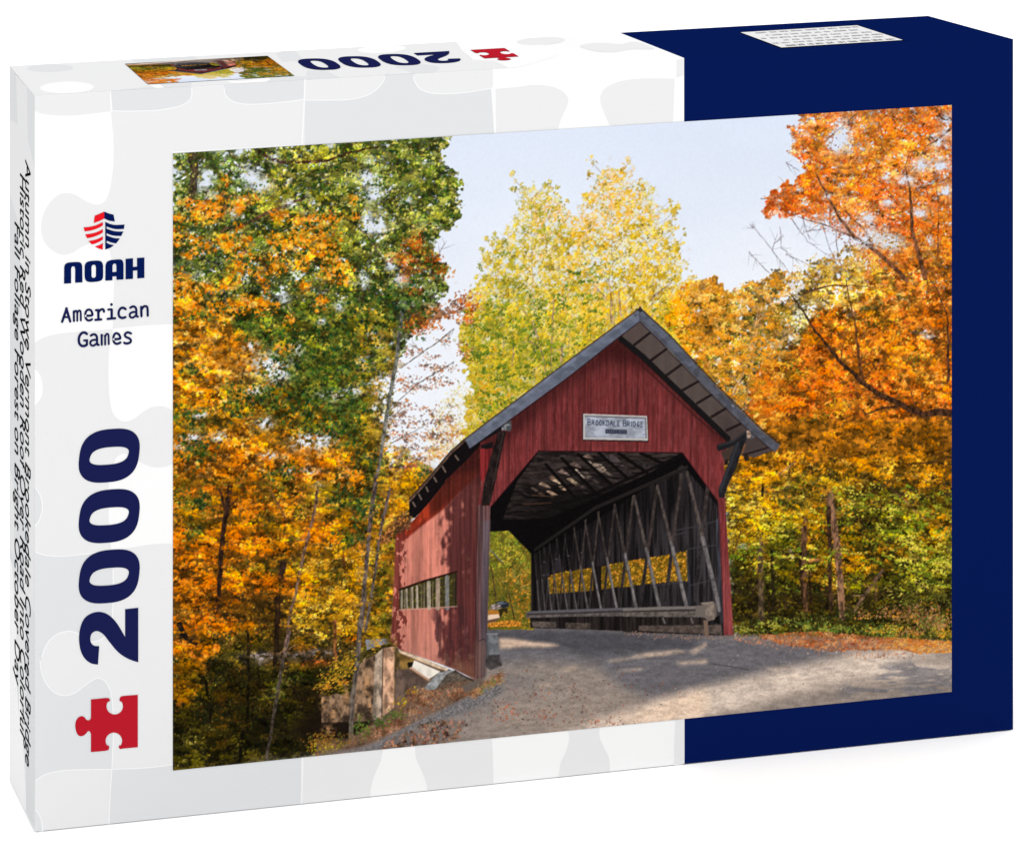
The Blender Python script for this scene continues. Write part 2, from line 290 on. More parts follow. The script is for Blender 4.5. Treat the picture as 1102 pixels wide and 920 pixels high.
for q, w, c in ((T8(1010, 668, 940, 660, 870, 672, 790, 645, 720, 605, 640, 572, 560, 512, 440, 400, 330, 260, 240, 125, 200, 70), 8, (72, 48, 34)), (T8(560, 505, 542, 380, 525, 230, 490, 80, 478, 0), 4.2, (104, 66, 40)), (T8(985, 500, 985, 200, 930, 50, 890, 0), 3, (78, 52, 40)), (T8(270, 72, 400, 32, 560, 35, 640, 45, 740, 62), 2.2, (104, 72, 48)), (T8(740, 630, 660, 640, 580, 668, 530, 620), 3, (80, 52, 36)), (T8(645, 580, 560, 595, 480, 520), 2.2, (130, 86, 50)), (T8(455, 395, 470, 300, 400, 210, 370, 180), 2, (110, 70, 40)), (T8(560, 500, 640, 420, 700, 330, 740, 250), 2, (140, 88, 50)), (T8(830, 640, 790, 540, 760, 470), 2, (96, 62, 40)), (T8(740, 600, 720, 520), 1.6, (110, 70, 40)), (T8(0, 800, 60, 740), 1, (120, 70, 40)), (T8(1000, 840, 920, 870, 830, 900), 2, (90, 60, 36)), (T8(950, 800, 1000, 850), 1.6, (90, 60, 36)), (T8(690, 730, 790, 680), 1.4, (90, 60, 36))):
    bough(q, w, w * .14, c, .95, .8, twigs=5, tl=16)
line(T8(1010, 655, 940, 648, 870, 660, 790, 633, 720, 594, 640, 562, 560, 502), 1.8, 1, (150, 108, 76), .5)
leaves(mo * sstep(PY, 290, 320), 2600, [(214, 96, 26), (234, 120, 30), (244, 146, 46), (248, 176, 90)], (1.7, 3.6), kinds=(0, 2), seed=55)

# ---- the right-hand wood below
wood = [(775, 490), (800, 470), (830, 485), (870, 492), (1030, 486), (1030, 700), (780, 690)]
wd = rough(wood, 12, .5, 10, 60, .3, .75)
lay(full([(770, 470), (800, 450), (1030, 450), (1030, 690), (785, 690)], 6) * sstep(-PY, -570, -500), (150, 96, 30)); lay(wd * sstep(PY, 480, 560), (48, 44, 20))
lay(np.clip(wd * blobs((960, 640, 90, 26), (850, 640, 60, 22), (800, 650, 40, 26), (1000, 520, 60, 30)) * .8, 0, 1), (34, 26, 16))
leaves(wd * (.15 + sstep(PY, 490, 560)), 6000, [(50, 46, 20), (70, 64, 22), (92, 80, 26), (110, 98, 30)], (2, 4.4), seed=61)
up = wd * sstep(-PY, -570, -500)
leaves(up * holes(9, 62, .25), 5600, [(150, 96, 24), (190, 124, 28), (220, 146, 34), (236, 164, 46), (242, 184, 80)], (1.8, 3.8), ang=(.15, .5), kinds=(0, 1, 2), seed=63)
lowm = wd * sstep(PY, 520, 560) * sstep(-PY, -650, -620)
leaves(lowm * holes(11, 64, .35), 4200, [(70, 84, 28), (96, 106, 32), (124, 128, 38), (150, 146, 48)], (1.8, 3.8), kinds=(0, 1), ang=(.1, .6), seed=65)
leaves(wd * blobs((985, 545, 36, 16), (960, 570, 40, 14), (1000, 590, 34, 30), (930, 530, 30, 12), (880, 515, 22, 8), (1005, 610, 24, 24), (840, 560, 20, 20), (860, 520, 20, 10)) * holes(8, 66, .33), 3400, [(108, 116, 30), (140, 142, 40), (168, 160, 50), (196, 178, 66), (206, 180, 80)], (1.8, 4), kinds=(1, 0), ang=(.3, .5), seed=67)
leaves(wd * blobs((815, 545, 16, 14), (850, 545, 24, 10), (915, 600, 34, 10), (900, 565, 26, 14), (925, 610, 26, 7), (990, 500, 34, 14), (950, 500, 30, 12), (800, 500, 24, 22), (830, 500, 24, 14), (880, 620, 20, 8), (870, 580, 16, 18), (965, 590, 30, 8), (1010, 570, 18, 20)) * holes(8, 68, .3), 4200, [(176, 112, 24), (206, 136, 28), (226, 154, 36), (240, 176, 60)], (1.8, 3.8), kinds=(1, 0, 2), ang=(.15, .5), seed=69)
yel = wd * blobs((800, 545, 22, 18), (790, 560, 16, 16), (795, 575, 22, 14), (812, 560, 14, 12))
leaves(yel, 1500, [(206, 150, 30), (230, 176, 40), (244, 196, 60), (248, 214, 100)], (1.8, 3.6), ang=(.2, .5), seed=70)
leaves(wd * blobs((860, 505, 16, 6), (900, 510, 16, 6), (930, 515, 12, 6), (935, 532, 24, 5), (880, 535, 10, 5), (990, 475, 10, 5), (1010, 530, 12, 10), (960, 585, 30, 4), (945, 600, 24, 4), (940, 560, 20, 4), (970, 555, 20, 4)) * holes(5, 71, .35), 900, [(44, 36, 18), (62, 50, 22), (80, 62, 26)], (2, 4.4), ang=(.1, .4), seed=72)
line(B4(200, 470, 215, 500), 4, 4, (220, 190, 180), .8); line(B4(165, 490, 190, 510), 2, 2, (150, 50, 50), .7); line(B4(300, 520, 355, 515), 4, 3, (196, 130, 90), .8)
lay(blobs((900, 590 - 1, 4, 3)) * .6 * wd, (235, 240, 245)); lay(np.clip(blobs((799, 588, 5, 3)), 0, 1), (214, 222, 234))
for q, w, c in ((B4(398, 190, 412, 300, 430, 420, 445, 560, 455, 700, 462, 800), 7.6, (128, 96, 74)), (B4(392, 260, 398, 420, 400, 600, 405, 765), 4.5, (64, 46, 34)), (B4(272, 310, 270, 470, 272, 620, 280, 770), 6, (92, 66, 48)), (B4(252, 470, 262, 700), 3.2, (46, 34, 24)), (B4(52, 420, 56, 600, 62, 820), 6, (96, 78, 58)), (B4(70, 120, 65, 200), 3, (44, 34, 24)), (B4(660, 570, 600, 650, 515, 775), 3.4, (112, 88, 70)), (B4(700, 160, 790, 240, 895, 345), 2, (136, 104, 62)), (B4(300, 600, 305, 740), 3, (40, 30, 20)), (B4(110, 460, 118, 760), 3.4, (42, 36, 22)), (B4(625, 600, 630, 720), 2.6, (80, 60, 44)), (B4(900, 150, 850, 190), 2, (150, 100, 50)), (B4(150, 90, 230, 30), 2, (170, 130, 90)), (B4(180, 700, 182, 760), 2, (80, 60, 40)), (B3(1000, 700, 1002, 860), 4, (90, 76, 56)), (B4(1000, 10, 900, 35, 780, 45), 2, (84, 54, 30)), (B4(560, 200, 700, 170), 1.4, (90, 60, 30)), (B3(905, 420, 880, 500, 860, 540), 2.2, (110, 80, 40))):
    bough(q, w, w * .85, c, .95, .6, twigs=1, tl=14)
line(B4(440, 620, 448, 700, 456, 790), 3.6, 5.2, (206, 168, 136), .85); line(B4(408, 220, 428, 420, 440, 520), 2.2, 2.4, (170, 128, 100), .6); line(B4(56, 700, 60, 800), 3, 3, (132, 106, 80), .7)
line(B4(265, 340, 268, 440), 2, 2, (160, 120, 90), .5)
leaves(wd * blobs((888, 625, 14, 5), (905, 610, 14, 6), (860, 560, 22, 5), (850, 610, 22, 8), (815, 600, 14, 12), (880, 560, 12, 6)), 620, [(120, 124, 36), (170, 150, 46), (206, 150, 40), (222, 164, 50)], (1.8, 3.6), ang=(.15, .5), seed=73)
leaves(wd * blobs((970, 637, 24, 5), (1000, 635, 14, 10), (985, 650, 10, 5)), 320, [(120, 124, 46), (160, 156, 66), (190, 170, 90)], (1.8, 3.8), kinds=(1,), ang=(-.3, .4), seed=74)

# ---- the left-hand wood: gold and orange behind, dark below
lw = [(180, 150), (500, 140), (470, 330), (440, 440), (440, 560), (430, 700), (420, 800), (180, 834)]
lwood = full([(180, 330), (395, 330), (400, 430), (415, 520), (445, 500), (470, 512), (436, 560), (426, 690), (400, 800), (180, 836)], 8)
skyl = np.clip(blobs((290, 392, 22, 14), (298, 402, 12, 8), (284, 455, 9, 7), (206, 470, 10, 5), (236, 470, 9, 5), (325, 476, 12, 10), (346, 474, 16, 8), (392, 390, 8, 8), (402, 412, 10, 6), (380, 420, 10, 6), (332, 507, 8, 4), (214, 445, 8, 5), (275, 420, 10, 5), (356, 425, 16, 6), (270, 372, 8, 5), (320, 375, 6, 8), (310, 505, 7, 4), (290, 490, 10, 4), (344, 522, 5, 4), (400, 360, 6, 4), (195, 480, 8, 4), (405, 440, 8, 5)), 0, 1)
lay(lwood * (1 - skyl * holes(3.5, 910, .22, .25)), (120, 92, 34))
lay(np.clip(lwood * sstep(PY, 640, 720), 0, 1), (40, 38, 20))
skyl = skyl * holes(3.5, 910, .22, .25)
LA = lwood * (1 - .92 * skyl)
leaves(LA * sstep(-PY, -640, -600), 9500, [(72, 62, 22), (104, 84, 26), (140, 104, 28), (176, 118, 30), (196, 132, 40)], (2.2, 4.8), seed=81, clump=14)
leaves(LA * sstep(-PY, -700, -640) * holes(10, 82, .3), 9500, [(150, 92, 22), (190, 114, 22), (216, 130, 26), (232, 146, 34), (238, 166, 66)], (1.8, 4), ang=(.1, .6), seed=83, clump=16)
leaves(LA * sstep(PX, 360, 390) * sstep(-PY, -520, -470), 2800, [(110, 96, 26), (146, 122, 30), (180, 144, 38), (206, 166, 60)], (1.8, 3.8), seed=84)
leaves(LA * blobs((200, 540, 26, 22), (215, 575, 20, 16), (330, 620, 44, 16), (310, 535, 40, 20), (300, 570, 24, 12), (200, 520, 20, 14), (280, 615, 34, 12), (240, 520, 20, 10), (330, 530, 20, 10)) * holes(9, 85, .3), 3400, [(58, 64, 22), (86, 88, 26), (116, 112, 32), (150, 136, 40)], (1.8, 4), seed=86)
leaves(LA * blobs((300, 550, 16, 12), (310, 575, 12, 10), (350, 540, 14, 10), (265, 690, 30, 20), (345, 665, 30, 12)) * holes(6, 87, .4), 1100, [(150, 136, 40), (184, 160, 50), (206, 180, 66)], (1.8, 3.6), seed=88)
yl = blobs((355, 605, 34, 22), (345, 640, 44, 22), (370, 660, 26, 20), (362, 680, 24, 10), (330, 665, 30, 16), (390, 640, 18, 24), (350, 690, 20, 8), (405, 600, 12, 60), (410, 670, 14, 20))
leaves(LA * yl * holes(7, 89, .26), 4200, [(150, 112, 26), (196, 142, 32), (226, 166, 42), (240, 186, 64), (246, 208, 104)], (1.8, 3.8), kinds=(1, 0), ang=(-.35, .4), seed=90)
leaves(LA * blobs((415, 620, 14, 50), (418, 560, 10, 24), (400, 700, 14, 10), (412, 650, 10, 30)) * holes(7, 91, .4), 1200, [(78, 92, 30), (112, 120, 36), (150, 146, 44)], (1.8, 3.6), seed=92)
lay(np.clip(LA * blobs((310, 665, 18, 10), (300, 640, 14, 16), (280, 660, 20, 16), (215, 650, 24, 8), (190, 640, 10, 16), (200, 610, 16, 8), (300, 605, 10, 16), (240, 660, 14, 10), (292, 690, 14, 14), (255, 640, 20, 8)) * holes(6, 93, .3, .2) * .9, 0, 1), (42, 34, 18))
ol = blobs((215, 600, 34, 8), (235, 585, 44, 8), (260, 575, 30, 7), (280, 592, 22, 6), (200, 580, 20, 10), (250, 625, 54, 9), (300, 632, 30, 8), (215, 625, 30, 8), (220, 645, 30, 7), (340, 575, 24, 8), (365, 570, 20, 8), (330, 580, 14, 6), (225, 675, 34, 8), (200, 585, 12, 14), (215, 665, 24, 6), (270, 545, 24, 8), (240, 530, 30, 7), (330, 700, 20, 5), (380, 690, 10, 5), (305, 545, 8, 12))
leaves(LA * ol * holes(5, 94, .22), 4600, [(186, 104, 20), (214, 122, 22), (232, 138, 28), (240, 156, 50)], (2, 4.6), kinds=(2, 0, 2), ang=(.1, .6), seed=95, clump=5)
# bright orange mass, upper left
OA = lambda *b: blobs(*b)
om = OA((225, 365, 34, 14), (240, 385, 34, 16), (205, 400, 26, 14), (255, 345, 26, 10), (200, 340, 22, 10), (230, 405, 24, 10), (195, 420, 18, 10), (245, 430, 24, 10), (270, 345, 20, 8), (260, 440, 12, 14), (262, 470, 14, 12), (235, 485, 30, 8), (250, 505, 40, 9), (215, 500, 30, 8), (290, 490, 34, 7), (320, 500, 30, 7), (360, 492, 22, 7), (345, 488, 24, 6), (380, 515, 16, 8), (330, 512, 24, 5), (190, 470, 12, 8), (395, 510, 12, 8), (272, 430, 8, 10))
lay(np.clip(OA((225, 380, 36, 22), (240, 395, 30, 14)) * .7, 0, 1), (232, 170, 100))
leaves(om * (1 - .8 * skyl) * holes(5, 96, .15), 7000, [(196, 112, 22), (220, 130, 26), (236, 146, 34), (242, 164, 56), (246, 190, 110)], (2, 5), kinds=(2, 0, 0), ang=(.3, .7), seed=97, clump=6)
# lower left: shade with highlights
ll = lwood * sstep(PY, 660, 720)
leaves(ll, 4200, [(26, 26, 14), (40, 40, 20), (56, 54, 24), (72, 64, 26)], (2, 4.6), seed=98)
leaves(ll * holes(12, 99, .35), 3200, [(58, 58, 22), (84, 78, 26), (108, 94, 30), (126, 104, 36)], (1.6, 3.4), seed=100)
leaves(ll * blobs((300, 735, 16, 12), (290, 750, 14, 10), (325, 770, 14, 10), (315, 760, 10, 10), (205, 805, 20, 20), (200, 820, 24, 12), (250, 810, 16, 10), (290, 815, 14, 8), (230, 790, 16, 8), (305, 720, 20, 10), (330, 725, 10, 12), (200, 730, 16, 20), (210, 740, 12, 14)) * holes(6, 101, .38), 1500, [(110, 104, 30), (146, 134, 40), (176, 156, 56), (206, 184, 90)], (1.6, 3.6), seed=102)
leaves(ll * blobs((330, 735, 14, 12), (300, 745, 10, 10)), 240, [(70, 96, 30), (96, 126, 36), (120, 140, 44)], (2, 4), seed=103)
leaves(ll * blobs((230, 760, 40, 40), (260, 740, 20, 30), (225, 780, 20, 14), (350, 760, 12, 8)) * holes(8, 104, .5), 500, [(110, 66, 22), (136, 84, 26), (150, 100, 40)], (1.6, 3.4), seed=105)
lay(np.clip(blobs((305, 706, 34, 4), (280, 708, 20, 5), (345, 702, 20, 5)) * holes(5, 106, .25, .2), 0, 1), (150, 140, 138))
lay(np.clip(blobs((318, 715, 24, 4), (345, 712, 14, 3)) * holes(4, 107, .3, .2), 0, 1), (190, 104, 46))
lay(np.clip(blobs((335, 745, 24, 16), (320, 745, 16, 10), (345, 790, 20, 6), (300, 700, 8, 10)), 0, 1) * .8, (34, 24, 16))
cl = [B5(0, 60, 60, 40, 110, 70, 150, 60, 205, 90, 230, 130, 225, 180, 150, 190, 100, 150, 50, 165, 0, 150), B5(225, 90, 270, 80, 300, 105, 270, 130, 235, 140), B5(0, 200, 60, 190, 120, 180, 200, 210, 210, 245, 110, 265, 60, 260, 0, 250), B5(0, 300, 60, 290, 120, 300, 180, 345, 150, 400, 100, 430, 60, 380, 0, 370), B5(15, 410, 50, 400, 60, 435, 25, 450)]
for i, c in enumerate(cl):
    dn = rough(c, 2, .5, 5, 110 + i)
    leaves(dn, 210 if i not in (1, 4) else 70, [(150, 92, 22), (190, 112, 24), (222, 132, 30), (236, 150, 50)] if i in (0, 1, 4) else [(130, 92, 22), (160, 112, 26), (196, 128, 30), (214, 146, 44)], (3.4, 7), kinds=(2, 2, 0), seed=120 + i, clump=4)
for q, w, c in ((B1(285, 0, 265, 130, 245, 280, 235, 400, 228, 560, 208, 640), 5.5, (52, 38, 28)), (B1(230, 30, 260, 130), 3, (52, 38, 28)), (B1(320, 70, 270, 130), 2, (52, 38, 28)), (B1(720, 20, 690, 180, 650, 340, 612, 520, 580, 640, 560, 780, 540, 920), 3.2, (112, 92, 74)), (B5(720, 0, 680, 180, 650, 360, 612, 590, 580, 775), 3.6, (112, 98, 88)), (B1(545, 400, 535, 470), 7, (50, 38, 30)), (B1(520, 560, 505, 900), 6, (40, 30, 20)), (B1(470, 20, 520, 100, 560, 180), 2, (120, 90, 60)), (B1(840, 340, 850, 440), 2.6, (110, 66, 30)), (B1(800, 680, 805, 880), 3.6, (134, 88, 52)), (B1(30, 700, 60, 760, 110, 790), 6, (30, 26, 22)), (B1(370, 700, 372, 900), 3, (40, 32, 20)), (B5(430, 620, 410, 800), 4, (30, 26, 18)), (B5(200, 300, 225, 480, 230, 560), 3, (38, 32, 20)), (B5(400, 10, 330, 120), 1.4, (110, 80, 36)), (B1(0, 600, 120, 560, 240, 600), 1.2, (90, 60, 26)), (B1(230, 610, 340, 680), 1.2, (80, 56, 26)), (B1(430, 280, 260, 300), 1.2, (110, 66, 26)), (B5(740, 590, 840, 660), 1, (90, 80, 70)), (B5(465, 100, 470, 300, 455, 620), 3, (36, 30, 18))):
    bough(q, w, w * .8, c, .93, .6, twigs=2, tl=12)
line(B5(712, 0, 672, 180, 642, 360, 604, 590), 1.6, 1.6, (184, 164, 150), .55); line(B1(646, 360, 606, 530, 574, 660), 1.2, 1.4, (190, 160, 130), .6)

# ---- green canopy, upper left
can = T1(0, 60, 500, 40) + [(380, 140)] + T2(440, 60, 460, 80, 430, 105, 410, 140, 385, 160, 395, 220, 445, 240, 460, 285, 495, 295, 485, 340, 475, 390, 495, 430, 465, 470, 440, 530, 385, 560, 345, 580, 350, 640, 420, 720, 410, 780, 430, 830, 390, 880, 370, 920) + [(462, 345), (440, 365), (425, 400), (400, 410), (385, 450), (330, 430), (300, 385), (270, 360), (240, 330), (180, 350)]
c = rough(can, 4, .8, 6, 131, .42, .6)
skc = np.clip(blobs((219, 198, 8, 7), (222, 188, 6, 6), (271, 190, 10, 10), (283, 200, 10, 8), (257, 163, 5, 4), (251, 228, 5, 6), (395, 190, 9, 8), (402, 208, 8, 10), (394, 236, 7, 10), (400, 245, 8, 6), (310, 218, 7, 5), (305, 320, 6, 5), (355, 155, 4, 4), (188, 185, 5, 4), (398, 172, 5, 4), (410, 240, 5, 12), (295, 170, 6, 6), (390, 300, 5, 8), (420, 285, 5, 6), (430, 300, 8, 5), (470, 262, 4, 4), (345, 345, 5, 4), (365, 330, 5, 5), (440, 215, 3, 3)), 0, 1)
ca = c * (1 - .9 * skc)
lay(ca * holes(5, 905, .16, .25) * .9, C3((64, 76, 30))[None, None] * (1 + .8 * (noise(3, 3, 3, 906) - .5))[..., None])
leaves(ca * (.3 + .7 * holes(6, 132, .22)), 8500, [(40, 50, 24), (56, 66, 28), (76, 84, 34), (98, 100, 44)], (1.8, 4.2), seed=133, alpha=(.6, 1))
lay(np.clip(c * skc * holes(4, 134, .3, .2) * .9, 0, 1), (222, 230, 242))
lay(np.clip(blobs((300, 200, 16, 24), (298, 210, 12, 14)) * holes(5, 135, .3, .2) * .7, 0, 1), (214, 186, 90))
for q, w, cc in ((T1(95, 100, 105, 220, 90, 330), 11, (74, 62, 46)), (T1(430, 100, 480, 140, 560, 162, 650, 156, 760, 150, 860, 115, 960, 90, 1012, 85), 3.4, (62, 40, 30)), (T1(240, 500, 370, 460, 470, 410, 560, 372, 650, 335), 4.6, (96, 70, 52)), (T1(430, 200, 480, 235, 560, 265), 1.8, (90, 66, 46)), (T1(820, 420, 890, 460, 950, 510, 1005, 580), 2.4, (78, 66, 52)), (T1(250, 370, 235, 450), 3, (96, 66, 46)), (T1(350, 590, 430, 650, 470, 680), 2, (80, 52, 34)), (T1(740, 795, 850, 800, 960, 795), 2, (52, 40, 30)), (T1(420, 880, 500, 880, 600, 840), 2.2, (50, 40, 30)), (T1(0, 640, 50, 580), 2, (60, 44, 32)), (T1(140, 640, 220, 660, 240, 700), 3, (48, 50, 40)), (T1(150, 310, 210, 285), 1.6, (110, 60, 60)), (T2(0, 410, 60, 520), 1.4, (90, 90, 90)), (T2(30, 590, 100, 680, 150, 750), 1.8, (96, 90, 84)), (T2(0, 250, 70, 290), 1.2, (120, 120, 120)), (T2(380, 655, 415, 595), .8, (140, 130, 130)), (T1(770, 260, 880, 310, 950, 350), 1.4, (84, 60, 40)), (T1(480, 180, 485, 290), 1, (90, 70, 40))):
    bough(q, w, w * .6, cc, .95, .7, twigs=3, tl=14)
leaves(ca * holes(5, 136, .3), 9000, [(40, 58, 24), (60, 78, 28), (86, 102, 34), (116, 124, 42), (146, 142, 52)], (2, 4.2), seed=137, clump=8, mix=.4)
leaves(ca * sstep(PX, 330, 400) * sstep(-PY, -300, -250) * holes(6, 138, .35), 4200, [(76, 92, 34), (110, 120, 42), (146, 146, 56), (176, 168, 76), (196, 186, 104)], (2, 3.8), seed=139)
leaves(ca * blobs((350, 175, 50, 14), (320, 165, 40, 8), (300, 210, 14, 24), (280, 215, 16, 10), (330, 215, 20, 14), (365, 260, 24, 24), (375, 300, 26, 24), (380, 240, 20, 16), (275, 245, 12, 10), (350, 215, 16, 12), (290, 240, 20, 10), (245, 300, 14, 10), (200, 330, 16, 10), (320, 250, 20, 10)) * holes(6, 140, .35), 2900, [(150, 146, 40), (180, 168, 44), (206, 186, 56), (222, 200, 84)], (1.8, 3.8), seed=141)
gd = blobs((340, 370, 36, 30), (310, 400, 24, 16), (330, 430, 40, 18), (290, 425, 24, 12), (265, 345, 24, 10), (350, 405, 26, 16), (395, 330, 26, 26), (420, 340, 30, 20), (200, 450, 16, 12), (210, 480, 16, 14), (285, 360, 22, 10), (345, 460, 26, 12), (375, 460, 14, 20), (390, 500, 14, 10), (250, 430, 12, 18), (310, 505, 14, 8), (292, 510, 10, 5), (205, 400, 12, 6), (375, 380, 20, 20), (380, 440, 20, 16), (365, 535, 14, 16), (390, 545, 12, 16), (370, 580, 12, 10), (385, 575, 8, 10), (215, 540, 14, 10), (207, 573, 10, 8), (440, 320, 20, 14), (230, 335, 16, 6))
leaves(gd * (1 - .6 * skyl) * holes(6, 142, .3), 5200, [(30, 52, 26), (42, 68, 32), (60, 84, 36), (86, 104, 44), (130, 132, 56)], (2.4, 5.2), seed=143, clump=6)
leaves(blobs((330, 400, 50, 40), (350, 360, 40, 30)) * (1 - .6 * skyl) * holes(5, 144, .45), 1300, [(120, 120, 44), (160, 150, 56), (186, 166, 70)], (1.8, 3.6), seed=145)
# foreground orange leaves over the canopy
fo = blobs((192, 234, 10, 3), (190, 246, 8, 3), (191, 255, 8, 4), (203, 218, 8, 5), (188, 262, 6, 3), (212, 259, 10, 5), (222, 267, 6, 5), (212, 271, 3, 5), (201, 274, 6, 4), (256, 243, 6, 3), (238, 256, 7, 3), (252, 262, 12, 7), (266, 258, 6, 4), (245, 265, 6, 4), (293, 252, 5, 3), (296, 260, 10, 4), (308, 263, 10, 7), (322, 258, 10, 7), (345, 252, 14, 8), (348, 262, 10, 5), (340, 272, 16, 5), (352, 275, 8, 5), (293, 279, 8, 6), (303, 282, 6, 6), (255, 284, 8, 7), (263, 290, 6, 4), (275, 293, 6, 4), (248, 302, 8, 6), (240, 308, 6, 4), (294, 291, 8, 5), (282, 300, 5, 5), (285, 310, 4, 5), (322, 285, 8, 6), (330, 278, 6, 4), (364, 290, 14, 7), (368, 300, 8, 5), (352, 300, 8, 4), (326, 307, 8, 5), (265, 327, 18, 7), (281, 326, 8, 6), (248, 333, 12, 5), (346, 325, 7, 7), (295, 327, 3, 3), (230, 225, 12, 8), (222, 232, 12, 8), (218, 222, 10, 6), (240, 212, 5, 4), (256, 222, 6, 8), (300, 232, 8, 6), (335, 235, 14, 5), (355, 234, 10, 5), (382, 232, 4, 4), (380, 214, 4, 4), (268, 215, 6, 5), (318, 238, 8, 4), (195, 305, 10, 10), (205, 318, 10, 10), (232, 332, 10, 8), (192, 330, 8, 8), (205, 332, 10, 6), (222, 310, 8, 5), (311, 345, 5, 6), (305, 375, 8, 5), (242, 193, 4, 4), (274, 278, 7, 3), (258, 274, 6, 3))
leaves(fo, 2300, [(206, 116, 20), (226, 132, 24), (238, 146, 32), (244, 162, 50), (248, 184, 96)], (2.4, 5.6), kinds=(0, 0, 2), ang=(.35, .7), seed=147, clump=4)
leaves(fo * sstep(-PY, -245, -225), 260, [(222, 150, 96), (240, 176, 120), (230, 140, 60)], (2, 4), seed=148)
# rust-red sprays against the sky
rs = blobs((450, 256, 8, 8), (448, 270, 12, 6), (440, 263, 8, 5), (435, 278, 14, 5), (442, 280, 6, 4), (468, 278, 8, 4), (474, 292, 10, 7), (460, 280, 8, 4), (440, 292, 10, 5), (432, 300, 6, 4), (447, 314, 8, 5), (425, 280, 7, 4), (502, 322, 12, 6), (495, 332, 16, 6), (508, 330, 8, 5), (480, 340, 12, 5), (505, 345, 8, 6), (440, 352, 12, 6), (452, 345, 12, 6), (462, 350, 10, 5), (440, 340, 8, 6), (470, 335, 10, 5))
leaves(rs, 1500, [(120, 60, 30), (160, 80, 34), (190, 96, 36), (214, 116, 44)], (2, 4.2), kinds=(1, 2), seed=150, clump=5)
for q, w in ((T6(205, 20, 185, 150, 165, 320, 135, 480, 112, 620, 95, 740, 70, 900), 4.2), (T6(450, 155, 380, 215, 300, 268, 190, 350), 1.6), (T6(450, 320, 340, 385, 260, 435, 180, 510, 120, 580), 1.4), (T6(90, 750, 200, 690, 300, 640), 1), (T6(150, 450, 110, 400), 1.2), (T6(300, 270, 230, 230), .9), (T6(130, 600, 210, 540), .9), (T6(150, 900, 200, 790, 230, 740), 1.6), (T6(240, 420, 330, 450), .8), (T6(380, 215, 430, 240), .8)):
    bough(q, w, w * .75, (112, 112, 104) if w > 2 else (136, 132, 130), .95, .4, twigs=0 if w > 2 else 3, tl=9)
sp = blobs((444, 378, 10, 4), (462, 384, 8, 3), (455, 393, 8, 3), (474, 396, 14, 4), (432, 408, 10, 5), (480, 366, 10, 4), (500, 376, 8, 7), (502, 385, 6, 4), (470, 408, 12, 3), (482, 412, 10, 3), (460, 416, 8, 3), (440, 417, 8, 4), (435, 435, 8, 4), (432, 447, 10, 4), (445, 455, 12, 4), (465, 445, 12, 3), (475, 453, 12, 5), (485, 450, 6, 3), (450, 470, 16, 4), (470, 468, 14, 4), (488, 465, 10, 4), (430, 470, 10, 4), (445, 482, 14, 3), (465, 482, 10, 3), (480, 435, 8, 2), (450, 492, 10, 4), (478, 472, 10, 5), (455, 440, 10, 2.5), (425, 395, 8, 6), (420, 457, 8, 8), (468, 492, 8, 3), (445, 500, 12, 4), (430, 490, 10, 6), (455, 505, 10, 3))
leaves(sp, 1500, [(84, 60, 50), (116, 76, 56), (146, 88, 58), (176, 104, 64), (200, 120, 66)], (1.6, 3.6), kinds=(1, 2, 1), ang=(.35, .5), seed=152, clump=4)
leaves(blobs((395, 365, 14, 30), (410, 345, 16, 20), (400, 405, 16, 26), (410, 440, 10, 20), (400, 470, 12, 20), (415, 380, 10, 20)) * holes(6, 153, .3), 2200, [(96, 92, 28), (136, 114, 32), (176, 136, 38), (200, 150, 50), (206, 176, 90)], (1.8, 3.8), seed=154)
leaves(blobs((472, 485, 12, 8), (468, 490, 12, 6), (490, 462, 14, 6)), 260, [(220, 150, 70), (232, 170, 90), (226, 190, 120)], (2, 4), seed=155, alpha=(.4, .8))
leaves(blobs((425, 495, 12, 10), (435, 505, 18, 10), (450, 515, 20, 8), (420, 520, 20, 14), (412, 508, 14, 12), (440, 525, 14, 10), (425, 540, 14, 14), (410, 560, 16, 16)) * holes(5, 156, .2), 2400, [(150, 112, 28), (196, 136, 30), (226, 156, 40), (236, 172, 60), (206, 196, 80)], (1.8, 4), seed=157)
leaves(blobs((405, 500, 10, 16), (398, 515, 10, 14), (450, 508, 8, 6), (405, 530, 8, 16)), 420, [(46, 78, 40), (66, 96, 44), (110, 126, 50)], (2.2, 4.4), seed=158)
leaves(blobs((441, 503, 6, 3)), 40, [(220, 90, 90), (226, 120, 100)], (2, 3), seed=159)
for q, w in ((B2(70, 0, 40, 200, 22, 400, 8, 560, 0, 680), 4.4), (B2(135, 60, 110, 180, 85, 300, 52, 550, 12, 780), 3), ([(392, 640), (388, 670), (384, 715), (379, 752), (377, 797)], 5)):
    bough(q, w, w * .95, (98, 88, 80), .95, .4)
    line([(a - .9, b) for a, b in q], .9, .9, (150, 136, 122), .5)

FM = np.clip(full([(180, 150), (480, 140), (500, 200), (490, 330), (440, 360), (440, 500), (470, 505), (436, 560), (426, 690), (400, 800), (180, 836)], 3) + full([(776, 470), (1030, 470), (1030, 690), (785, 690)], 3) + o + m, 0, 1)
FM = FM * (1 - .8 * skyg) * (1 - .85 * skc) * (1 - .85 * skyl) * (1 - .7 * bare) * (1 - np.clip(blobs((455, 420, 34, 60), (470, 480, 30, 24)), 0, 1))
FM = FM * (1 - sstep(blur(CAN[..., 2], 1.6), .58, .74))
lowlit = np.clip(1 - .55 * m * sstep(-PY, -300, -260), 0, 1)
CAN *= (1 + FM * lowlit * (.55 * (noise(15, 11, 3, 920) - .52) + .5 * (noise(5, 4, 3, 921) - .52)))[..., None]
lay(FM * lowlit * sstep(noise(5, 4, 3, 922), .58, .75) * .5, C3((44, 38, 18))[None, None] * np.ones((CH, CW, 1), np.float32))
